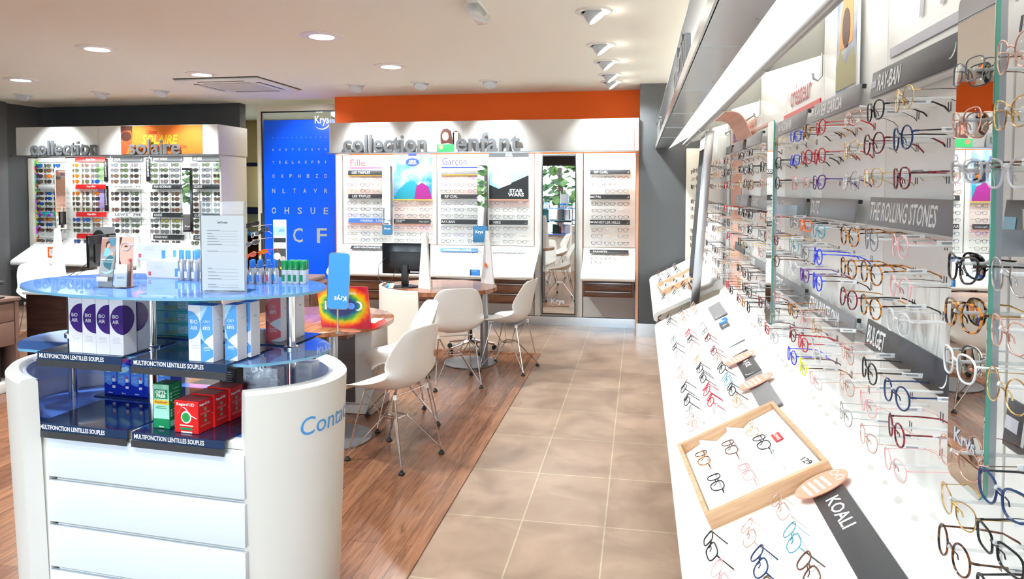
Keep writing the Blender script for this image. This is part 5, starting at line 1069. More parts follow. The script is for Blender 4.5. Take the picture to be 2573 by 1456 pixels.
# rainbow box, oval sticker, pivoting sign on the round table
t = thing('frame_box', 'rainbow printed presentation box with sloping sides on the round table', 'box', (-1.80, 4.13, 0.73), R(-2))
rb = mat('rainbow_print', (0.5, 0.3, 0.1), 0.35); n, l, b_ = nodes(rb)
tc = n.new('ShaderNodeTexCoord'); sp = n.new('ShaderNodeSeparateXYZ'); l.new(tc.outputs['Object'], sp.inputs[0])
def mth(op, a, c=None):
    q = n.new('ShaderNodeMath'); q.operation = op
    if isinstance(a, (int, float)): q.inputs[0].default_value = a
    else: l.new(a, q.inputs[0])
    if c is not None:
        if isinstance(c, (int, float)): q.inputs[1].default_value = c
        else: l.new(c, q.inputs[1])
    return q.outputs[0]
ex = mth('MULTIPLY', mth('SUBTRACT', sp.outputs[0], -0.03), 4.6); ez = mth('MULTIPLY', mth('SUBTRACT', sp.outputs[2], 0.135), 7.2)
dd = mth('SQRT', mth('ADD', mth('MULTIPLY', ex, ex), mth('MULTIPLY', ez, ez)))
nz = n.new('ShaderNodeTexNoise'); nz.inputs['Scale'].default_value = 30; l.new(tc.outputs['Object'], nz.inputs['Vector']); dd = mth('ADD', dd, mth('MULTIPLY', mth('SUBTRACT', nz.outputs[0], 0.5), 0.25))
cr = n.new('ShaderNodeValToRGB'); e = cr.color_ramp.elements; e[0].color = (0.015, 0.02, 0.12, 1); e[0].position = 0.38; e[1].color = (0.45, 0.01, 0.03, 1); e[1].position = 1.0
for p_, c_ in ((0.48, (0.0, 0.10, 0.22)), (0.58, (0.05, 0.30, 0.03)), (0.68, (0.62, 0.52, 0.0)), (0.80, (0.80, 0.22, 0.0)), (0.90, (0.70, 0.04, 0.01))): q = cr.color_ramp.elements.new(p_); q.color = (*c_, 1)
l.new(dd, cr.inputs[0]); l.new(cr.outputs[0], b_.inputs['Base Color'])
MB().prism([(-0.165, 0.0), (0.165, 0.0), (0.142, 0.262), (-0.200, 0.262)], 0, 0.018, 'y').build('front_card', rb, t)
MB().bbox(0.10, 0.185, 0.02, 0.19, 0.0, 0.034, 0.002).build('drawer_tray', M['red'], t); MB().box(0.108, 0.177, 0.03, 0.18, 0.034, 0.036).build('tray_lining', M['signwhite'], t)
for i, (x, s_) in enumerate(((-0.135, 'i'), (0.085, 'C'))):
    if s_ == 'i': text('lettering', 'i', 0.016, M['textwhite'], t, (x, -0.001, 0.14), height=0.052, bold=0.02)
    else: arc_mesh(0.026, -120, 120, 0.016, 20).build('printed_ring', M['textwhite'], t).location = (0.078, -0.001, 0.142)
text('lettering', 'R', 0.03, M['textwhite'], t, (-0.10, -0.001, 0.145), height=0.04); MB().prism(circ(0.026, 24, 0.035, 0.14, 0.021), -0.0012, 0, 'y').build('printed_disc', M['midblue'], t); lines(t, -0.02, 0.08, 0.225, 3, 0.006, M['textwhite'])
t = thing('sticker', 'orange oval sticker on the round table before the rainbow box', 'sticker', (-1.735, 4.05, 0.731)); MB().prism(circ(0.065, 28, 0, 0, 0.04), 0, 0.0012, 'z').build('sheet', M['peach'], t)
t = thing('counter_sign', 'blue rounded counter sign with its word upside down on a metal rod', 'sign', (-1.79, 3.985, 0.73), R(20))
MB().lathe([(0.022, 0), (0.022, 0.004), (0.01, 0.008)], n=20).build('foot', M['chrome'], t); MB().tube([(0, 0, 0.004), (0, 0, 0.17)], 0.006, 12).build('rod', M['chrome'], t)
T = Matrix.Translation((0, 0, 0.145)) @ Matrix.Rotation(R(3), 4, 'Y')
MB().prism(rrect(-0.065, 0.065, 0, 0.345, 0.022), -0.02, 0.012, 'y', T).build('metal_case', M['chrome'], t); MB().prism(rrect(-0.060, 0.060, 0.005, 0.340, 0.019), -0.0212, -0.0202, 'y', T).build('blue_face', M['krysblue'], t)
text('lettering', 'Krys', 0.072, M['textwhite'], t, (0.018, -0.0218, 0.215), rot=(R(90), R(180), 0), height=0.040, bold=0.02)

# left side desks
t = thing('drawer_desk', 'brown desk with two drawers at the left picture edge', 'desk', (-4.86, 4.80, 0), R(-9.6))
MB().bbox(-0.66, 0.015, -1.25, 0.01, 0.715, 0.74, 0.003).build('top', M['cartonbrown'], t); MB().box(-0.65, -0.02, -1.24, 0.0, 0.36, 0.715).build('carcass', M['cartonbrown'], t)
MB().box(-0.65, 0.0, -0.03, 0.0, 0.08, 0.715).build('side_panel', M['cartonbrown'], t); MB().box(-0.65, -0.62, -1.24, -0.03, 0.08, 0.36).build('rear_panel', M['cartonbrown'], t)
for z in (0.555, 0.365):
    d = MB().bbox(-0.02, -0.002, -0.62, -0.035, z, z+(0.14 if z > 0.5 else 0.185), 0.002).build('drawer', M['cartonbrown'], t); MB().tube([(0.015, -0.36, z+0.08), (0.015, -0.28, z+0.08)], 0.005, 8).build('handle', M['chrome'], d)
MB().bbox(-0.66, 0.02, -1.25, 0.02, 0.006, 0.08, 0.003).build('plinth', M['greige'], t)
t = thing('computer_tower', 'black computer case in the open bay of the drawer desk', 'computer', (-4.95, 4.60, 0.081), R(-9.6)); MB().bbox(-0.35, 0.0, -0.1, 0.1, 0, 0.26, 0.006).build('case', M['black'], t)
t = thing('desk_cabinet', 'dark reddish brown desk front behind the kiosk with a white top', 'desk', (-4.55, 5.35, 0), R(2))
MB().box(-0.52, 0.55, -0.26, 0.26, 0.006, 0.715).build('front_panel', M['walnutdark'], t); MB().bbox(-0.54, 0.58, -0.28, 0.28, 0.715, 0.74, 0.004).build('top', M['white'], t)
MB().box(0.0, 0.025, -0.262, -0.26, 0.52, 0.525).build('lock', M['silver'], t)
t = thing('consultation_desk', 'white topped desk carrying the left gable supports and monitor', 'desk', (-5.1, 6.1, 0))
MB().bbox(-0.55, 0.75, -0.4, 0.45, 0.715, 0.75, 0.006).build('tabletop', M['white'], t); MB().tube([(-0.3, 0.1, 0.02), (-0.3, 0.1, 0.715)], 0.035, 20).build('column', M['greycol'], t); MB().tube([(0.5, 0.1, 0.02), (0.5, 0.1, 0.715)], 0.035, 20).build('column', M['greycol'], t); MB().lathe([(0.24, 0.006), (0.24, 0.014), (0.05, 0.02)], (-0.3, 0.1, 0), 32).build('base_plate', M['greycol'], t)
monitor(-5.10, 5.98, 0.75, R(98), 'black computer monitor turned sideways at the left desk', 0.42, 0.30)
tag(MB().tube([(-5.1, 5.9, 0.95), (-5.2, 5.85, 0.86), (-5.3, 5.8, 0.78), (-5.36, 5.74, 0.757)], 0.004, 6).tube([(-5.05, 5.86, 0.9), (-5.2, 5.8, 0.80), (-5.25, 5.75, 0.757)], 0.003, 6).build('monitor_cable', M['black']), 'black cables hanging from the monitor at the left desk', 'cable')
t = thing('keyboard', 'pale keyboard and papers beside the left desk monitor', 'keyboard', (-4.92, 5.80, 0.75), R(10)); MB().bbox(-0.2, 0.2, -0.07, 0.07, 0, 0.022, 0.006).build('body', M['greige'], t)
t = thing('counter_card', 'grey standing card behind the left gable support', 'sign', (-5.40, 6.35, 0.75), R(4)); MB().bbox(-0.11, 0.12, 0, 0.02, 0.05, 0.46, 0.004).build('board', M['signgrey'], t); MB().prism(circ(0.075, 20, -0.05, 0.32, 0.11), -0.001, 0, 'y').build('printed_shape', M['black'], t); MB().box(-0.05, 0.05, -0.03, 0.06, 0, 0.05).build('foot', M['greige'], t)
t = thing('code_scanner', 'small dark scanner lamp on a bent arm at the left picture edge', 'device', (-4.93, 4.68, 0.74), R(4))
MB().bbox(-0.06, 0.03, -0.04, 0.04, 0, 0.012, 0.003).build('base', M['black'], t); MB().tube([(-0.01, 0, 0.01), (-0.025, 0, 0.11)], 0.004, 8).tube([(0.01, 0, 0.01), (-0.005, 0, 0.11)], 0.004, 8).build('arm', M['chrome'], t); MB().bbox(-0.07, 0.05, -0.03, 0.03, 0.11, 0.14, 0.01).build('head', M['black'], t); MB().tube([(-0.07, 0, 0.125), (-0.16, 0, 0.135)], 0.006, 8).build('cable', M['black'], t)
t = thing('computer_monitor', 'black monitor edge just inside the left picture edge', 'monitor', (-5.22, 4.62, 0.74), R(6)); MB().bbox(-0.25, 0.20, 0, 0.03, 0.1, 0.42, 0.005).build('screen_case', M['blackgloss'], t); MB().bbox(-0.05, 0.0, 0.03, 0.06, 0.02, 0.2, 0.004).build('stand_neck', M['black'], t); MB().lathe([(0.1, 0), (0.1, 0.01), (0.03, 0.02)], (-0.03, 0.06, 0), 24).build('stand_base', M['black'], t)
t = thing('side_cabinet', 'brown cabinet seen between the kiosk and the blue door', 'cabinet', (-3.12, 6.0, 0), R(2))
MB().box(-0.40, 0.22, -0.1, 0.45, 0.006, 0.72).build('carcass', M['walnut'], t); MB().bbox(-0.42, 0.10, -0.30, 0.48, 0.722, 0.76, 0.004).build('top', M['cartonbrown'], t); d = MB().bbox(-0.05, 0.2, -0.12, -0.1, 0.05, 0.70, 0.003).build('door', M['walnut'], t); MB().tube([(-0.02, -0.14, 0.40), (-0.02, -0.14, 0.46)], 0.005, 8).build('handle', M['steel'], d)

# ------------------------------------------------------------------ spectacles and sunglasses
def lens_outline(kind, s_):
    """closed outline of one lens in the xz plane, centred, s_ = -1 or 1 for its side"""
    w_, h_, n_, skew, droop = {'round': (0.0235, 0.0225, 2.1, 0.0, 0.0), 'panto': (0.0245, 0.0205, 2.5, 0.10, 0.0), 'rect': (0.0260, 0.0165, 3.4, 0.04, 0.0), 'cat': (0.0255, 0.0195, 2.7, 0.12, 0.10), 'aviator': (0.0285, 0.0245, 2.5, 0.20, -0.06), 'sun': (0.0290, 0.0225, 2.9, 0.12, 0.03), 'sport': (0.0320, 0.0190, 2.6, 0.10, -0.08)}[kind]
    P = []
    for i in range(24):
        a = 2*PI*i/24; c, s__ = math.cos(a), math.sin(a)
        x = w_*abs(c)**(2/n_)*(1 if c >= 0 else -1); z = h_*abs(s__)**(2/n_)*(1 if s__ >= 0 else -1)
        x *= 1+skew*z/h_; z += droop*x*s_
        P.append((x, z))
    return P
def glasses_meshes(kind, thick, sun=False):
    wrap = 0.010 if sun else 0.005; half = 0.034 if sun else 0.0325
    def at(s_, x, z): X = s_*half+x; return (X, wrap*(abs(X)/0.065)**2*1.4, z)
    b = MB(); LP = {}
    for s_ in (-1, 1):
        P = lens_outline(kind, s_); LP[s_] = [at(s_, x, z) for x, z in P]
        b.tube(LP[s_], thick, 6, closed=True, flat=1.0)
    xi = half-0.0235
    b.tube([(-xi, 0, 0.006), (-xi*0.4, -0.002, 0.0095), (xi*0.4, -0.002, 0.0095), (xi, 0, 0.006)], thick*1.05, 6)
    for s_ in (-1, 1):
        x0 = max(abs(p[0]) for p in LP[s_]); y0 = at(s_, s_*(x0-half), 0)[1]
        b.tube([(s_*(x0-0.002), y0, 0.009), (s_*(x0+0.004), y0+0.003, 0.010), (s_*(x0+0.0045), y0+0.010, 0.010)], thick*1.15, 6)
        b.tube([(s_*0.009, 0.002, 0.002), (s_*0.007, 0.008, -0.004), (s_*0.0085, 0.009, -0.011)], 0.0012, 5)
    front = b.mesh('frame_front', M['black'])
    lenses = []
    for s_ in (-1, 1):
        L = [(p[0], p[1]+0.0003, p[2]) for p in LP[s_]]; c = (s_*half, at(s_, 0, 0)[1]-0.0012, 0)
        m_ = MB(); m_.add(L+[c], [(i, (i+1) % 24, 24) for i in range(24)]); lenses.append(m_.mesh('lens', M['lens'], ang=180))
    temples = []
    for s_ in (-1, 1):
        x0 = max(abs(p[0]) for p in LP[s_])+0.0045; y0 = 0.012
        tt = thick*(1.5 if thick > 0.0014 else 1.0)
        temples.append(MB().tube([(s_*x0, y0, 0.010), (s_*(x0+0.001), 0.06, 0.011), (s_*x0, 0.100, 0.009), (s_*(x0-0.003), 0.122, -0.001), (s_*(x0-0.005), 0.135, -0.016)], [tt*0.8, tt, tt, tt*1.2, tt*0.9], 6, flat=0.6).mesh('temple', M['black']))
    return front, lenses, temples, x0
GM = {}
for kind in ('round', 'panto', 'rect', 'cat'):
    for tn, th_ in (('thin', 0.0011), ('thick', 0.0018)): GM[kind, tn] = glasses_meshes(kind, th_)
for kind in ('aviator', 'sun', 'sport'): GM[kind, 'sun'] = glasses_meshes(kind, 0.0010 if kind == 'aviator' else 0.0020, True)
price_me = MB().bbox(-0.0012, 0.0012, 0, 0.042, -0.005, 0.005, 0.0005, seg=1).mesh('price_tag', M['signwhite'])
price_bar = MB().box(-0.0014, 0.0014, 0.008, 0.032, -0.0015, 0.0025).mesh('price_print', M['textgrey'])
def tort(name, c1, c2, c3=None):
    m_ = mat(name, c1, 0.2); noise_col(m_, c1, c2, 90, 2, lo=0.44, hi=0.56); return m_
FC = {'black': mat('frame_black', (0.012, 0.012, 0.014), 0.2), 'tortoiseshell': tort('frame_tortoise', (0.03, 0.012, 0.008), (0.62, 0.22, 0.03)), 'dark tortoiseshell': tort('frame_dark_tortoise', (0.02, 0.01, 0.008), (0.16, 0.05, 0.015)),
      'clear': mat('frame_clear', (0.80, 0.80, 0.84), 0.1, alpha=0.5), 'gold': mat('frame_gold', (0.75, 0.50, 0.20), 0.25, metal=1), 'silver': mat('frame_silver', (0.55, 0.56, 0.58), 0.25, metal=1), 'rose gold': mat('frame_rose', (0.80, 0.45, 0.36), 0.25, metal=0.7),
      'pink': mat('frame_pink', (0.85, 0.42, 0.42), 0.25), 'red': mat('frame_red', (0.55, 0.01, 0.03), 0.2), 'burgundy': tort('frame_burgundy', (0.05, 0.004, 0.01), (0.30, 0.02, 0.04)), 'blue': mat('frame_blue', (0.02, 0.05, 0.80), 0.2), 'navy': mat('frame_navy', (0.015, 0.04, 0.13), 0.2),
      'teal': mat('frame_teal', (0.03, 0.30, 0.42), 0.2), 'purple': mat('frame_purple', (0.14, 0.03, 0.30), 0.2), 'grey': mat('frame_grey', (0.16, 0.17, 0.20), 0.25), 'brown': mat('frame_brown', (0.14, 0.055, 0.03), 0.25), 'yellow': mat('frame_yellow', (0.72, 0.80, 0.02), 0.25), 'orange': mat('frame_orange', (0.85, 0.12, 0.01), 0.25), 'white': mat('frame_white', (0.8, 0.8, 0.8), 0.3)}
LC = {'dark': mat('lens_dark', (0.012, 0.012, 0.014), 0.05, alpha=0.93), 'grey': mat('lens_grey', (0.10, 0.105, 0.12), 0.05, alpha=0.88), 'brown': mat('lens_brown', (0.10, 0.045, 0.02), 0.05, alpha=0.9), 'green': mat('lens_green', (0.05, 0.075, 0.03), 0.05, alpha=0.9), 'blue': mat('lens_blue_mirror', (0.03, 0.14, 0.55), 0.05, metal=0.5), 'orange': mat('lens_orange_mirror', (0.75, 0.20, 0.02), 0.06, metal=0.4), 'rose': mat('lens_rose', (0.40, 0.10, 0.10), 0.05, alpha=0.9), 'olive': mat('lens_olive', (0.16, 0.16, 0.03), 0.05, alpha=0.9)}
def put(me, par, m_):
    o = D.objects.new(me.name.split('.')[0], me); C.objects.link(o); o.parent = par
    if m_ is not None: o.material_slots[0].link = 'OBJECT'; o.material_slots[0].material = m_
    return o
def glasses(T, kind, tn, fc, label, group, lens=None, temple=None, tagged=False, name='eyeglasses'):
    fr, ls, ts, x0 = GM[kind, tn]
    t = thing(name, label, 'sunglasses' if tn == 'sun' else 'eyeglasses', group=group); t.matrix_world = T
    put(fr, t, FC[fc])
    for l_ in ls: put(l_, t, LC[lens] if lens else None)
    tps = [put(q, t, FC[temple or fc]) for q in ts]
    if tagged:
        o = put(price_me, t, None); o.location = (x0+0.002, 0.052, 0.010); put(price_bar, o, None)
    return t
RZ = [1.775, 1.700, 1.625, 1.485, 1.410, 1.335, 1.195, 1.120, 1.045]
ROWN = ['top', 'second', 'third', 'fourth', 'fifth', 'sixth', 'seventh', 'eighth', 'bottom']
XF = 0.505
rnd = random.Random(11)
POOL = ['black', 'black', 'tortoiseshell', 'dark tortoiseshell', 'gold', 'rose gold', 'silver', 'clear', 'navy', 'grey', 'brown', 'burgundy', 'pink', 'red', 'blue', 'teal', 'purple']
A_ = [['rose gold', 'black', 'gold'], ['gold', 'burgundy', 'navy'], ['silver', 'gold', 'burgundy'], ['tortoiseshell', 'grey', 'pink'], ['tortoiseshell', 'tortoiseshell', 'pink'], ['burgundy', 'tortoiseshell', 'clear'], ['rose gold', 'black', 'navy'], ['rose gold', 'pink', 'burgundy'], ['silver', 'rose gold', 'pink']]
B_ = [['blue', 'tortoiseshell', 'red'], ['blue', 'red', 'red'], ['pink', 'pink', 'purple'], ['grey', 'orange', 'teal'], ['teal', 'grey', 'blue'], ['clear', 'purple', 'blue'], ['tortoiseshell', 'pink', 'gold'], ['burgundy', 'red', 'clear'], ['blue', 'yellow', 'pink']]
C_ = [['rose gold', 'grey', 'gold'], ['black', 'grey', 'black'], ['rose gold', 'gold', 'dark tortoiseshell'], ['rose gold', 'tortoiseshell', 'pink'], ['grey', 'burgundy', 'burgundy'], ['rose gold', 'silver', 'brown'], ['clear', 'silver', 'pink'], ['burgundy', 'black', 'silver'], ['silver', 'red', 'silver']]
D_ = [['black', 'grey', 'black'], ['black', 'grey', 'black'], ['gold', 'black', 'tortoiseshell'], ['black', 'black', 'black'], ['grey', 'rose gold', 'black'], ['black', 'gold', 'clear'], ['black', 'brown', 'black'], ['gold', 'black', 'black'], ['burgundy', 'tortoiseshell', 'black']]
E_ = [['burgundy', 'rose gold', 'grey'], ['black', 'burgundy', 'grey'], ['red', 'dark tortoiseshell', 'rose gold'], ['red', 'silver', 'silver'], ['grey', 'dark tortoiseshell', 'silver'], ['clear', 'red', 'pink'], ['black', 'rose gold', 'silver'], ['grey', 'clear', 'rose gold'], ['brown', 'red', 'black']]
Zc = [['grey', 'rose gold', 'brown'], ['rose gold', 'gold', 'black'], ['clear', 'clear', 'silver'], ['black', 'silver', 'rose gold'], ['tortoiseshell', 'rose gold', 'gold'], ['white', 'gold', 'clear'], ['rose gold', 'navy', 'silver'], ['gold', 'black', 'rose gold'], ['dark tortoiseshell', 'black', 'grey']]
PCOL = [Zc, A_, B_, C_, D_, E_] + [[[rnd.choice(['black', 'grey', 'silver', 'rose gold', 'silver', 'brown', 'gold']) for _ in range(3)] for _ in range(9)] for _ in range(5)]
PN = ['board cut by the picture edge', 'board beside the big slim mirror', 'second board past the big slim mirror', 'board before the second slim mirror', 'board past the second slim mirror', 'board with the peach strip', 'board just before the steel framed mirror']
CN = ['far', 'middle', 'near']
THICKC = {'black', 'tortoiseshell', 'dark tortoiseshell', 'burgundy', 'navy', 'brown', 'red', 'clear', 'white', 'purple', 'orange', 'yellow', 'blue'}
rod_me = MB().tube([(0, 0, 0), (0, 0.128, 0)], 0.0028, 8).tube([(0, 0.0, 0), (0, -0.008, 0.004)], 0.0035, 6).mesh('support_rod', M['rod'])
slot_me = MB().box(-0.0012, 0.0012, -0.0006, 0, -0.009, 0.009).mesh('temple_slot', M['black'])
hook_me = MB().tube([(0, 0, 0.004), (0, 0, -0.010), (0, -0.006, -0.012)], 0.0012, 5).mesh('temple_hook', M['black'])
KINDS3 = ['round', 'panto', 'rect', 'cat']
stuff_r = []
for p in range(10):
    yc = PY[p]
    bd = thing('rod_panel', f'clear rods and slots fixed to the {PN[p]}' if p < 7 else f'clear rods on the {ORD[p-7]} board past the steel framed mirror', 'fixture'); bd.matrix_world = Matrix.Translation((WX, yc, 0))
    sl = MB()
    for r_ in range(9):
        for c_ in range(3):
            y = yc+(0.17, 0.0, -0.17)[c_]*(1.0 if p < 2 else 0.96)
            z = RZ[r_]
            if p == 0 and r_ >= 3 and c_ == 0 and False: continue
            for dy in (-0.072, -0.060): sl.box(-0.001, 0, y-yc+dy-0.001, y-yc+dy+0.001, z-0.012, z+0.008)
            if p == 0 and c_ == 2: continue
            xf = XF
            if p == 0: y = (1.165, 1.028)[c_]; xf = 0.476
            hid = (p == 0 and False) or (p == 3 and c_ == 1 and False)
            col = PCOL[p][r_][c_]; jz = rnd.uniform(-0.004, 0.004); jr = rnd.uniform(-5, 5)
            T = Matrix.Translation((xf, y+rnd.uniform(-0.006, 0.006), z+jz)) @ Matrix.Rotation(R(-90+jr), 4, 'Z') @ Matrix.Rotation(R(rnd.uniform(-3, 3)), 4, 'X')
            kd = rnd.choice(KINDS3); 
            if p == 1 and r_ in (3, 4, 5): kd = 'round'
            tn = 'thick' if col in THICKC else 'thin'
            if (p, r_, c_) in ((2, 2, 1), (4, 5, 0)): pass
            if p >= 7: stuff_r.append((T, kd, tn, col)); continue
            ro = link('support_rod', rod_me, bd); ro.location = (xf-WX+0.004, y-yc, z+0.004); ro.rotation_euler = (0, 0, R(-90))
            glasses(T, kd, tn, col, f'{col} eyeglasses, {CN[c_]} one, {ROWN[r_]} row, {PN[p]}', 'spectacles on the right wall', temple=(col if rnd.random() < 0.6 else rnd.choice(['gold', 'black', 'dark tortoiseshell'])), tagged=(p < 4 and rnd.random() < 0.75))
    sl.build('temple_slots', M['black'], bd, smooth=False)
# shelf spectacles: tilted up off the sloping shelf
def shelf_z(x): return 0.668+(WX-0.49-x)*-(0.875-0.668)/(0.49-0.085)
def shelf_glasses(x, y, col, label, group, tilt=-32, kd=None, tn=None, stuff=None):
    z = 0.668+(x-(WX-0.49))*0.51+0.052
    T = Matrix.Translation((x, y, z)) @ Matrix.Rotation(R(-90+rnd.uniform(-5, 5)), 4, 'Z') @ Matrix.Rotation(R(tilt), 4, 'X')
    kd = kd or rnd.choice(KINDS3); tn = tn or ('thick' if col in THICKC else 'thin')
    if stuff is not None: stuff.append((T, kd, tn, col)); return
    glasses(T, kd, tn, col, label, group, tagged=rnd.random() < 0.5)
SC_ = [['black', 'rose gold', 'rose gold'], ['black', 'rose gold', 'dark tortoiseshell'], ['clear', 'pink', 'grey']]
GR = [(4.66, 0.16, 'farthest block of the long shelf', [['black', 'black', 'rose gold'], ['black', 'rose gold', 'gold'], ['silver', 'rose gold', 'silver']]),
      (3.92, 0.17, 'second farthest block, long shelf', [['grey', 'red', 'silver'], ['black', 'black', 'grey'], ['silver', 'pink', 'burgundy']]),
      (3.28, 0.165, 'third farthest block, long shelf', [['pink', 'gold', 'burgundy'], ['rose gold', 'black', 'rose gold'], ['black', 'black', 'black']]),
      (2.78, 0.15, 'block just past the wooden tray', [['black', 'red', 'teal'], ['silver', 'red', 'black'], ['rose gold', 'clear', 'gold']])]
CX_ = [0.195, 0.275, 0.355]
CW = ['outer', 'middle', 'inner']
rods2 = thing('rod_panel', 'short clear rods standing on the long sloping shelf', 'fixture', (0, 0, 0))
rod2 = MB().tube([(0, 0, 0), (0, 0.075, 0)], 0.0026, 8).mesh('support_rod', M['rod'])
def srod(x, y):
    z = 0.668+(x-(WX-0.49))*0.51+0.055; o = link('support_rod', rod2, rods2, (x, y, z), (R(-58), 0, R(-90)))
for yc, dy, ph, cols in GR:
    for r_ in range(3):
        for c_ in range(3):
            y = yc+(1-r_)*dy+c_*0.02
            shelf_glasses(CX_[c_], y, cols[r_][c_], f'{cols[r_][c_]} eyeglasses, {CW[c_]} column, {("far", "middle", "near")[r_]} row, {ph}', 'spectacles on the long sloping shelf'); srod(CX_[c_]+0.012, y)
for (x, y, col, kd) in ((0.175, 1.745, 'black', 'rect'), (0.262, 1.735, 'rose gold', 'panto'), (0.345, 1.80, 'rose gold', 'rect'), (0.265, 1.60, 'navy', 'panto'), (0.342, 1.645, 'teal', 'panto'), (0.182, 1.60, 'pink', 'cat'), (0.262, 1.47, 'brown', 'rect'), (0.345, 1.505, 'brown', 'panto'), (0.175, 1.475, 'black', 'rect')):
    k_ = (('far' if y > 1.7 else 'middle' if y > 1.55 else 'near'), ('outer' if x < 0.2 else 'middle' if x < 0.3 else 'inner'))
    shelf_glasses(x, y, col, f'{col} eyeglasses, {k_[1]} column, {k_[0]} row, before the wooden tray', 'spectacles on the long sloping shelf', kd=kd, tilt=-38); srod(x+0.012, y)
# wooden tray with zigzag card insert
TT = Matrix.Translation((0.328, 2.18, 0.782)) @ Matrix.Rotation(R(5), 4, 'Z') @ Matrix.Rotation(R(-27), 4, 'Y') @ Matrix.Diagonal((0.86, 1.12, 0.8, 1))
t = thing('wooden_tray', 'oak display tray with a white folded insert on the long shelf', 'tray'); t.matrix_world = TT
AX, BY = 0.205, 0.235
for (x0, x1, y0, y1, nm) in ((-AX, AX, -BY, -BY+0.014, 0), (-AX, AX, BY-0.014, BY, 0), (-AX, -AX+0.014, -BY+0.014, BY-0.014, 0), (AX-0.014, AX, -BY+0.014, BY-0.014, 0)): MB().bbox(x0, x1, y0, y1, -0.035, 0.045, 0.002).build('tray_side', M['oak'], t)
MB().box(-AX+0.01, AX-0.01, -BY+0.01, BY-0.01, -0.034, -0.026).build('tray_floor', M['oak'], t)
b = MB(); zz = [(-0.19, 0.0), (-0.125, 0.012), (-0.118, 0.030), (-0.06, -0.004), (-0.01, 0.012), (-0.003, 0.032), (0.055, -0.002), (0.085, 0.012), (0.19, 0.018)]
b.prism(zz+[(x, z-0.002) for x, z in reversed(zz)], -BY+0.015, BY-0.015, 'y'); b.build('folded_insert', M['signwhite'], t, smooth=False)
lg = MB().prism([(0, 0), (0.03, 0), (0.03, 0.052), (0.020, 0.052), (0.014, 0.047), (0.009, 0.052), (0, 0.052)], 0.0, 0.001, 'z').build('logo_patch', M['red'], t); lg.location = (0.118, 0.01, 0.0185)
text('lettering', "LEVI'S", 0.044, M['textwhite'], t, (0.133, 0.036, 0.0196), rot=(0, 0, R(-90)), height=0.012, bold=0.03)
text('lettering', '129', 0.040, M['textblack'], t, (0.158, -0.155, 0.0192), rot=(0, 0, R(-75)), height=0.022)
for (u, v, col, kd) in ((-0.135, 0.085, 'tortoiseshell', 'panto'), (-0.130, -0.085, 'black', 'panto'), (-0.030, 0.075, 'brown', 'panto'), (-0.025, -0.10, 'pink', 'rect'), (0.070, 0.125, 'gold', 'panto'), (0.075, 0.02, 'black', 'panto'), (0.080, -0.09, 'clear', 'panto')):
    T = Matrix.Translation(TT @ Vector((u, v, 0.040))) @ Matrix.Rotation(R(-86), 4, 'Z') @ Matrix.Rotation(R(-66), 4, 'X')
    glasses(T @ Matrix.Scale(0.92, 4), kd, 'thick' if col != 'gold' else 'thin', col, f'{col} eyeglasses in the wooden tray, {"outer" if u < -0.1 else "middle" if u < 0 else "inner"} fold, {"far" if v > 0.05 else "near" if v < -0.05 else "centre"} place', 'spectacles in the wooden tray')
def oval(x, y, rz, lab):
    z = 0.668+(x-(WX-0.49))*0.51+0.022
    t = thing('oval_sticker_sign', lab, 'sign'); t.matrix_world = Matrix.Translation((x, y, z)) @ Matrix.Rotation(R(rz), 4, 'Z') @ Matrix.Rotation(R(-27), 4, 'Y')
    MB().prism(circ(0.072, 30, 0, 0, 0.042), 0, 0.003, 'z').build('plate', M['peach'], t)
    b = MB()
    for sx in (0.014, -0.014): b.tube([(p_[0], p_[1], 0.0036) for p_ in circ(0.010, 16, 0.046, sx)], 0.0012, 5, closed=True)
    for i in range(4): b.box(-0.045+0.018*i, -0.037+0.018*i, -0.028, 0.026, 0.003, 0.0036)
    b.build('print', M['textwhite'], t)
oval(0.462, 1.875, 12, 'peach oval sign beside the near corner of the wooden tray')
oval(0.455, 2.86, 10, 'peach oval sign at the head of the pale name board')
oval(0.448, 3.26, 10, 'peach oval sign at the head of the second dark name board')
def flat_board(x, y0, L, h, col, s_, lab, tw, arc=False):
    z = 0.668+(x-(WX-0.49))*0.51+0.012
    t = thing('brand_sign', lab, 'sign'); t.matrix_world = Matrix.Translation((x, y0, z)) @ Matrix.Rotation(R(-90), 4, 'Z') @ Matrix.Rotation(R(-58), 4, 'X')
    MB().bbox(0, L, 0, 0.006, -h/2, h/2, 0.001).build('board', M[col], t)
    if s_: text('lettering', s_, tw, M['textwhite'], t, (0.04, -0.0003, 0), height=h*0.42, bold=0.012, align='L')
    if arc: arc_small(t, L-0.04, -0.0003, 0.0, h*0.36)
flat_board(0.470, 1.85, 0.62, 0.082, 'signdark', 'KOALI', 'dark name board lying on the shelf beside the wooden tray', 0.15)
flat_board(0.462, 2.99, 0.44, 0.075, 'signgrey', 'ELLE', 'pale grey name board lying on the shelf past the tray', 0.08)
flat_board(0.465, 3.38, 0.38, 0.075, 'signdark', 'PAUL & JOE', 'dark name board lying on the shelf between two peach ovals', 0.22, True)
flat_board(0.48, 4.72, 0.42, 0.085, 'signgrey', None, 'pale grey name board at the far end of the long shelf', 0.12, True)
flat_board(0.47, 6.95, 0.2, 0.07, 'signdark', 'NIKE', 'dark name board at the back of the far shelf', 0.08)
t = thing('brand_sign', 'white card with a blue swirl lying between two grey name boards', 'sign'); z = 0.668+(0.475-(WX-0.49))*0.51+0.012
t.matrix_world = Matrix.Translation((0.475, 4.20, z)) @ Matrix.Rotation(R(-90), 4, 'Z') @ Matrix.Rotation(R(-58), 4, 'X')
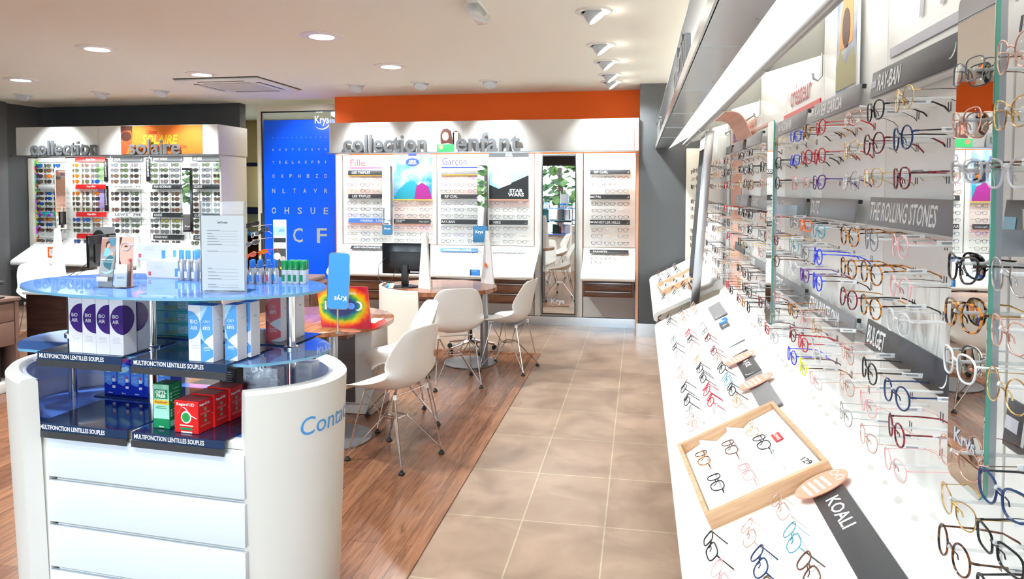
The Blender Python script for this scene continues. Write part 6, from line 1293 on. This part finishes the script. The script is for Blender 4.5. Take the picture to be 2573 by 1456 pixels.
MB().bbox(0, 0.62, 0, 0.005, -0.045, 0.045, 0.001).build('board', M['signwhite'], t); MB().box(0.10, 0.24, -0.001, 0, -0.03, 0.022).build('dark_label', M['signdark'], t); text('lettering', 'ic', 0.03, M['textwhite'], t, (0.17, -0.0015, 0), height=0.03)
b = MB()
for i in range(5): b.tube([(0.03+0.012*i+0.04*math.cos(a/6*PI), -0.0008, 0.03*math.sin(a/6*PI)) for a in range(-2, 7)], 0.002, 5, flat=0.3)
b.build('blue_swirl', M['sky'], t)
# far shelf: spectacles and wooden tray
t = thing('wooden_tray', 'small oak tray with white insert on the far shelf', 'tray'); T2 = Matrix.Translation((0.345, 6.28, 0.79)) @ Matrix.Rotation(R(5), 4, 'Z') @ Matrix.Rotation(R(-27), 4, 'Y') @ Matrix.Scale(0.85, 4); t.matrix_world = T2
for (x0, x1, y0, y1) in ((-AX, AX, -BY, -BY+0.014), (-AX, AX, BY-0.014, BY), (-AX, -AX+0.014, -BY+0.014, BY-0.014), (AX-0.014, AX, -BY+0.014, BY-0.014)): MB().bbox(x0, x1, y0, y1, -0.035, 0.045, 0.002).build('tray_side', M['oak'], t)
b = MB(); b.prism(zz+[(x, z_-0.002) for x, z_ in reversed(zz)], -BY+0.015, BY-0.015, 'y'); b.build('folded_insert', M['signwhite'], t, smooth=False); MB().box(0.12, 0.15, -0.02, 0.01, 0.0185, 0.0195).build('logo_patch', M['red'], t)
for yc in (5.83, 6.85, 7.30):
    for r_ in range(3):
        for c_ in range(3): shelf_glasses(CX_[c_], yc+(1-r_)*0.13, rnd.choice(['black', 'grey', 'silver', 'dark tortoiseshell', 'silver']), '', '', stuff=stuff_r)
for (u, v) in ((-0.13, 0.0), (-0.03, 0.05), (-0.02, -0.08), (0.07, 0.0)): stuff_r.append((T2 @ Matrix.Translation((u, v, 0.034)) @ Matrix.Rotation(R(-90), 4, 'Z') @ Matrix.Rotation(R(-48), 4, 'X'), 'panto', 'thick', 'black'))

# ---- back wall spectacles (children section)
BX = [-3.43, -3.265, -3.10], [-2.835, -2.68, -2.52], [-2.255, -2.095, -1.93], [-1.665, -1.505, -1.34], [-0.475, -0.328, -0.178]
BZ = [1.728, 1.653, 1.578, 1.436, 1.358, 1.282, 1.140, 1.062, 0.986]
BN = ['column beside the blue door', 'column below the mottled blue poster', 'column under the blue underlined heading', 'column below the black poster', 'column beside the grey wall column']
BC = ['black', 'black', 'navy', 'dark tortoiseshell', 'burgundy', 'black', 'grey', 'silver', 'brown', 'purple', 'black', 'gold', 'navy']
rod_b = MB().tube([(0, 0.004, 0.004), (0, 0.118, 0.004)], 0.003, 6).mesh('support_rod', M['rod'])
BCN = ['first', 'second', 'third']
for p in range(5):
    bd = thing('rod_panel', f'clear rods of the {BN[p]} on the back wall', 'fixture', (0, 8.205, 0))
    for r_ in range(9):
        if p in (1, 3) and r_ < 3: continue
        for c_ in range(3):
            col = rnd.choice(BC); x, z = BX[p][c_], BZ[r_]
            o = link('support_rod', rod_b, bd, (x, -0.122, z))
            T = Matrix.Translation((x+rnd.uniform(-.004, .004), 8.085, z+rnd.uniform(-.003, .003))) @ Matrix.Rotation(R(rnd.uniform(-4, 4)), 4, 'Z') @ Matrix.Scale(0.98, 4)
            glasses(T, rnd.choice(['rect', 'rect', 'panto', 'round']), 'thick' if col != 'gold' and col != 'silver' else 'thin', col, f'small {col} eyeglasses, {BCN[c_]} in the {ROWN[r_]} row, {BN[p]}', 'children spectacles on the back wall')
# glasses lying on the back shelves and everything too small past the steel framed mirror: one loose mass
stuff_b = []
for x0, n_ in ((-3.40, 4), (-2.18, 3), (-1.62, 3), (-0.47, 3)):
    for r_ in range(3):
        for c_ in range(n_):
            y = 7.90+0.075*r_; z = 0.668+(8.235-0.49-7.745)*0+(y-7.745)*0.51+0.035
            stuff_b.append((Matrix.Translation((x0+0.155*c_, y-0.04, z+0.01)) @ Matrix.Rotation(R(-35), 4, 'X') @ Matrix.Scale(0.85, 4), rnd.choice(KINDS3), rnd.choice(['thin', 'thick']), rnd.choice(['black', 'grey', 'black', 'burgundy'])))
def mass(items, name, label):
    vs, fs, mi = [], [], []; mats = []; 
    for T, kd, tn, col in items:
        fr, ls, ts, _ = GM[kd, tn]
        if FC[col] not in mats: mats.append(FC[col])
        for me in [fr]+ts:
            o_ = len(vs); vs += [tuple(T @ v.co) for v in me.vertices]
            for f_ in me.polygons: fs.append([i+o_ for i in f_.vertices]); mi.append(mats.index(FC[col]))
    me = D.meshes.new(name); me.from_pydata(vs, [], fs)
    for m_ in mats: me.materials.append(m_)
    me.polygons.foreach_set('material_index', mi); me.polygons.foreach_set('use_smooth', [True]*len(fs))
    return tag(link(name, me), label, 'eyeglasses', kind='stuff')
mass(stuff_r, 'eyeglasses_mass', 'dense small spectacles on the boards and shelf past the steel framed mirror')
mass(stuff_b, 'eyeglasses_mass', 'spectacles lying on the white shelves below the children boards')

# ---- sunglasses
GX = [(-8.05, -7.92, -7.775), (-7.485, -7.335, -7.18), (-6.89, -6.745, -6.59), (-6.305, -6.155, -5.995), (-5.72, -5.55, -5.38)]
GZ = [1.915, 1.845, 1.771, 1.697, 1.536, 1.467, 1.397, 1.322, 1.182, 1.113, 1.038, 0.892, 0.817, 0.742]
GN = ['first', 'second', 'third', 'fourth', 'fifth', 'sixth', 'seventh', 'eighth', 'ninth', 'tenth', 'eleventh', 'twelfth', 'thirteenth', 'fourteenth']
SCN = ['first column of boards', 'red sign column', 'middle column of boards', 'fourth column of boards', 'last column toward the blue door']
rod_s = MB().tube([(0, 0.0, 0.0), (0, 0.11, 0.0)], 0.0028, 6).mesh('support_rod', M['rod'])
for p in range(5):
    bd = thing('rod_panel', f'clear rods of the {SCN[p]}, sunglasses wall', 'fixture', (0, 8.43, 0))
    MB().box(GX[p][0]+0.01, GX[p][0]+0.014, -0.003, 0, 1.64, 1.93).box(GX[p][1]+0.01, GX[p][1]+0.014, -0.003, 0, 1.64, 1.93).box(GX[p][2]+0.01, GX[p][2]+0.014, -0.003, 0, 1.64, 1.93).build('slot_strip', M['black'], bd)
    MB().box(GX[p][0]+0.01, GX[p][0]+0.014, -0.003, 0, 1.00, 1.58).box(GX[p][1]+0.01, GX[p][1]+0.014, -0.003, 0, 1.00, 1.58).box(GX[p][2]+0.01, GX[p][2]+0.014, -0.003, 0, 1.00, 1.58).build('slot_strip', M['black'], bd)
    for r_ in range(14):
        if p == 2 and r_ > 10: continue
        for c_ in range(3):
            if (p, r_, c_) in ((2, 6, 0),): continue
            lens = rnd.choice(['dark', 'dark', 'grey', 'dark', 'brown', 'green', 'grey'] if p > 1 else ['dark', 'dark', 'dark', 'grey', 'brown', 'green', 'blue', 'dark', 'brown', 'orange'])
            if p == 2 and r_ == 8 and c_ == 0: lens = 'rose'
            if p == 3 and r_ == 8 and c_ > 0: lens = 'olive'
            kd = 'aviator' if (p == 1 and r_ < 8 and c_ < 2) else ('sport' if p == 0 and r_ > 3 else 'sun')
            fc = 'gold' if kd == 'aviator' else rnd.choice(['black', 'black', 'black', 'dark tortoiseshell', 'brown'])
            x, z = GX[p][c_], GZ[r_]
            link('support_rod', rod_s, bd, (x, -0.112, z+0.002))
            T = Matrix.Translation((x, 8.315, z)) @ Matrix.Rotation(R(-12+rnd.uniform(-4, 4)), 4, 'Z') @ Matrix.Scale(1.08, 4)
            lw = {'dark': 'black', 'grey': 'grey', 'brown': 'brown', 'green': 'green', 'blue': 'blue mirrored', 'orange': 'orange mirrored', 'rose': 'rose', 'olive': 'olive'}[lens]
            glasses(T, kd, 'sun', fc, f'{lw} lens sunglasses, {BCN[c_]} in the {GN[r_]} row, {SCN[p]}', 'sunglasses on the left wall', lens=lens, name='sunglasses')
# sports sunglasses carousel behind the kiosk
t = thing('sunglasses_carousel', 'black counter rack of sports sunglasses with a tall ball printed board', 'display rack', (-3.36, 5.88, 0.762), R(8))
MB().lathe([(0.13, 0), (0.15, 0.02), (0.03, 0.03)], n=32).build('base', M['white'], t); MB().tube([(0, 0, 0.02), (0, 0, 0.62)], 0.012, 10).build('pole', M['black'], t)
pb = MB().bbox(0.10, 0.22, -0.005, 0.005, 0.02, 0.56, 0.004).build('side_board', M['signwhite'], t)
for (z0, z1, m_) in ((0.03, 0.30, M['signdark']), (0.42, 0.50, M['palesky']), (0.355, 0.395, M['black'])): MB().box(0.104, 0.216, -0.006, -0.005, z0, z1).build('print', m_, pb)
MB().prism(circ(0.033, 20, 0.135, 0.23), -0.008, -0.006, 'y').build('printed_ball', M['signwhite'], pb); MB().prism(circ(0.026, 20, 0.188, 0.205), -0.0085, -0.006, 'y').build('printed_ball', M['greige'], pb); MB().prism(circ(0.015, 16, 0.175, 0.12), -0.0085, -0.006, 'y').build('printed_ball', M['yellow'], pb); text('lettering', 'LIKE', 0.05, M['textblue'], pb, (0.18, -0.0066, 0.465), height=0.025, bold=0.02)
for z in (0.14, 0.26, 0.38, 0.50): MB().tube([(-0.08, -0.03, z), (0.10, -0.03, z+0.02)], 0.003, 6).build('wire_arm', M['chrome'], t)
for i, (x, z, rz, fc, lens) in enumerate([(-0.06, 0.52, 35, 'black', 'dark'), (-0.04, 0.43, -30, 'white', 'grey'), (0.06, 0.47, 70, 'black', 'dark'), (-0.07, 0.35, 20, 'silver', 'grey'), (0.02, 0.27, -35, 'orange', 'orange'), (-0.09, 0.24, 40, 'orange', 'rose'), (0.05, 0.18, 60, 'black', 'brown'), (-0.05, 0.14, -15, 'burgundy', 'dark'), (0.06, 0.09, -30, 'black', 'dark')]):
    T = t.matrix_basis @ Matrix.Translation((x, -0.08, z)) @ Matrix.Rotation(R(rz), 4, 'Z') @ Matrix.Rotation(R(-15), 4, 'Y')
    glasses(T, 'sport', 'sun', fc, f'{fc} framed sports sunglasses, {ORD[i]} from the top of the carousel rack', 'sports sunglasses on the carousel', lens=lens, name='sunglasses')
